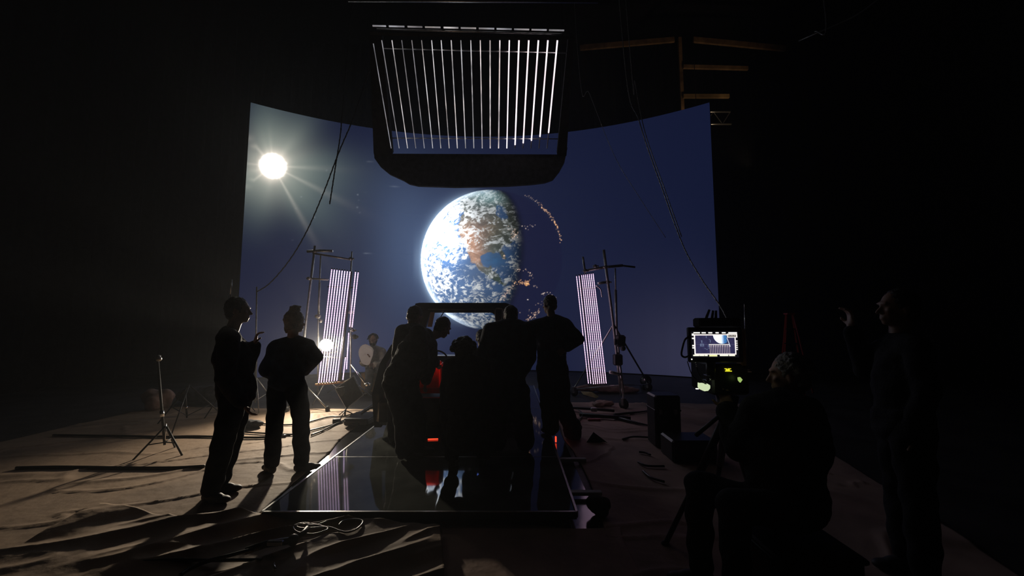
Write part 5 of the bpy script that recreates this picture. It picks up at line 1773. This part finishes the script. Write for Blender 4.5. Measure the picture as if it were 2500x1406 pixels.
monitor_screen()
for k_, x_ in enumerate((1706, 1712, 1718, 1724, 1729)):
    bx(mon, 'button', x_ - 1.5, 877, x_ + 1.5, 880.5, YM - .003, .004, 'charcoal', 0)
MB().sph(W(1689, 877, YM - .003), .004).build('power_light', 'glow_white', mon, smooth=True)
bx(mon, 'sun_hood', 1708, 776, 1812, 800, YM - .02, .10, 'cloth', .01)
bx(mon, 'side_bracket', 1806, 802, 1825, 900, YM + .03, .06, 'copper', .006)
ant = MB()
for (xa, ya, xb, yb) in ((1732, 756, 1718, 792), (1741, 758, 1736, 792), (1748, 758, 1747, 792)):
    ant.tube([W(xa, ya, YM + .03), W(xb, yb, YM + .03)], [.007, .011], 8)
ant.build('antenna', 'blackplastic', mon, smooth=True)
hl = MB().tube(spline([W(x, y, YM + .01) for x, y in ((1681, 822), (1672, 830), (1666, 850), (1664, 866), (1672, 872), (1684, 868))], 5), .006, 8)
hl.build('side_handle', 'blackplastic', mon, smooth=True)
MB().tube([W(1735, 884, YM + .02), W(1735, 925, YM + .03)], .028, 14).build('monitor_arm', 'blackmetal', cr_, smooth=True)
for y_ in (916, 928):
    bx(cr_, 'bright_ring', 1724 + (928 - y_) * .2, y_, 1738, y_ + 2.4, YM - .01, .05, 'chrome', .002)
MB().sph(W(1735, 925, YM - .01), .007).build('screw', 'chrome', cr_, smooth=True)
gk = [W(x, y, YM - .04) for x, y in ((1707, 935), (1719, 936), (1724, 941), (1728, 937), (1734, 941), (1734, 948), (1729, 954), (1720, 955), (1711, 951), (1707, 946))]
MB().prism(gk, (0, .02, 0)).build('glowing_dial', 'glow_pale', cr_)
MB().box(W(1702, 949, YM - .04), (.016, .01, .006), bev=.001).build('glow_dash', 'glow_white', cr_)
body_ = bx(cr_, 'camera_body', 1738, 888, 1832, 965, YM + .03, .30, 'blackplastic', .012)
for (x0_, y0_, x1_, y1_) in ((1770, 899.5, 1775, 901), (1778, 899.5, 1785, 901), (1771.5, 905, 1787, 907), (1773, 901.5, 1782, 904.5)):
    bx(body_, 'display_segment', x0_, y0_, x1_, y1_, YM + .024, .008, 'glow_yellow', 0)
MB().prism([W(x, y, YM - .02) for x, y in ((1803, 922), (1808, 921), (1813, 927), (1808, 934), (1804, 929))], (0, .012, 0)).build('green_light', 'glow_green', cr_)
for (x0_, y0_, x1_, y1_) in ((1825, 902, 1831, 904), (1825, 906, 1836, 909)):
    bx(cr_, 'bright_edge', x0_, y0_, x1_, y1_, YM - .02, .012, 'chrome', .001)
MB().tube([W(1818, 742, YM + .05), W(1820, 800, YM + .05), W(1821, 900, YM + .05)], .005, 8).build('antenna_rod', 'chrome', cr_, smooth=True)
lens_ = MB().tube([W(1760, 925, YM + .33), W(1758, 926, YM + .50)], [.055, .07], 22)
lens_.build('lens', 'blackplastic', cr_, smooth=True)
for (pts, nm) in ((((1678, 882), (1690, 915), (1712, 938), (1724, 946)), 'lead'), (((1699, 885), (1703, 903), (1712, 922), (1726, 940)), 'lead')):
    MB().tube(spline([W(x, y, YM - .03) for x, y in pts], 6), .0028, 8).build(nm, 'cable', cr_, smooth=True)
for k_ in range(3):
    MB().sph(W(1698 + k_ * 1.4, 886 + k_ * 4.5, YM - .04), .0032).build('bright_spot', 'chrome', cr_, smooth=True)
MB().tube([W(1775, 965, YM + .15), W(1775, 1010, YM + .15)], [.07, .05], 16).build('tripod_head', 'blackmetal', cr_, smooth=True)
for (fx, fy) in ((1625, 1335), (1745, 1225), (1880, 1330)):
    e_ = F(fx, fy)
    h_ = W(1775, 1008, YM + .15)
    lg = MB().tube([h_, h_.lerp(e_, .5)], .026, 10).tube([h_.lerp(e_, .45), e_ + V(0, 0, .02)], .017, 10)
    l_ = lg.build('tripod_leg', 'blackmetal', cr_, smooth=True)
    MB().sph(e_ + V(0, 0, .02), .028, (1, 1, .7)).build('foot', 'rubber', l_, smooth=True)
MB().tube([W(1700, 1062, YM - .1), W(1775, 1000, YM + .12)], .012, 8).build('pan_handle', 'blackmetal', cr_, smooth=True)
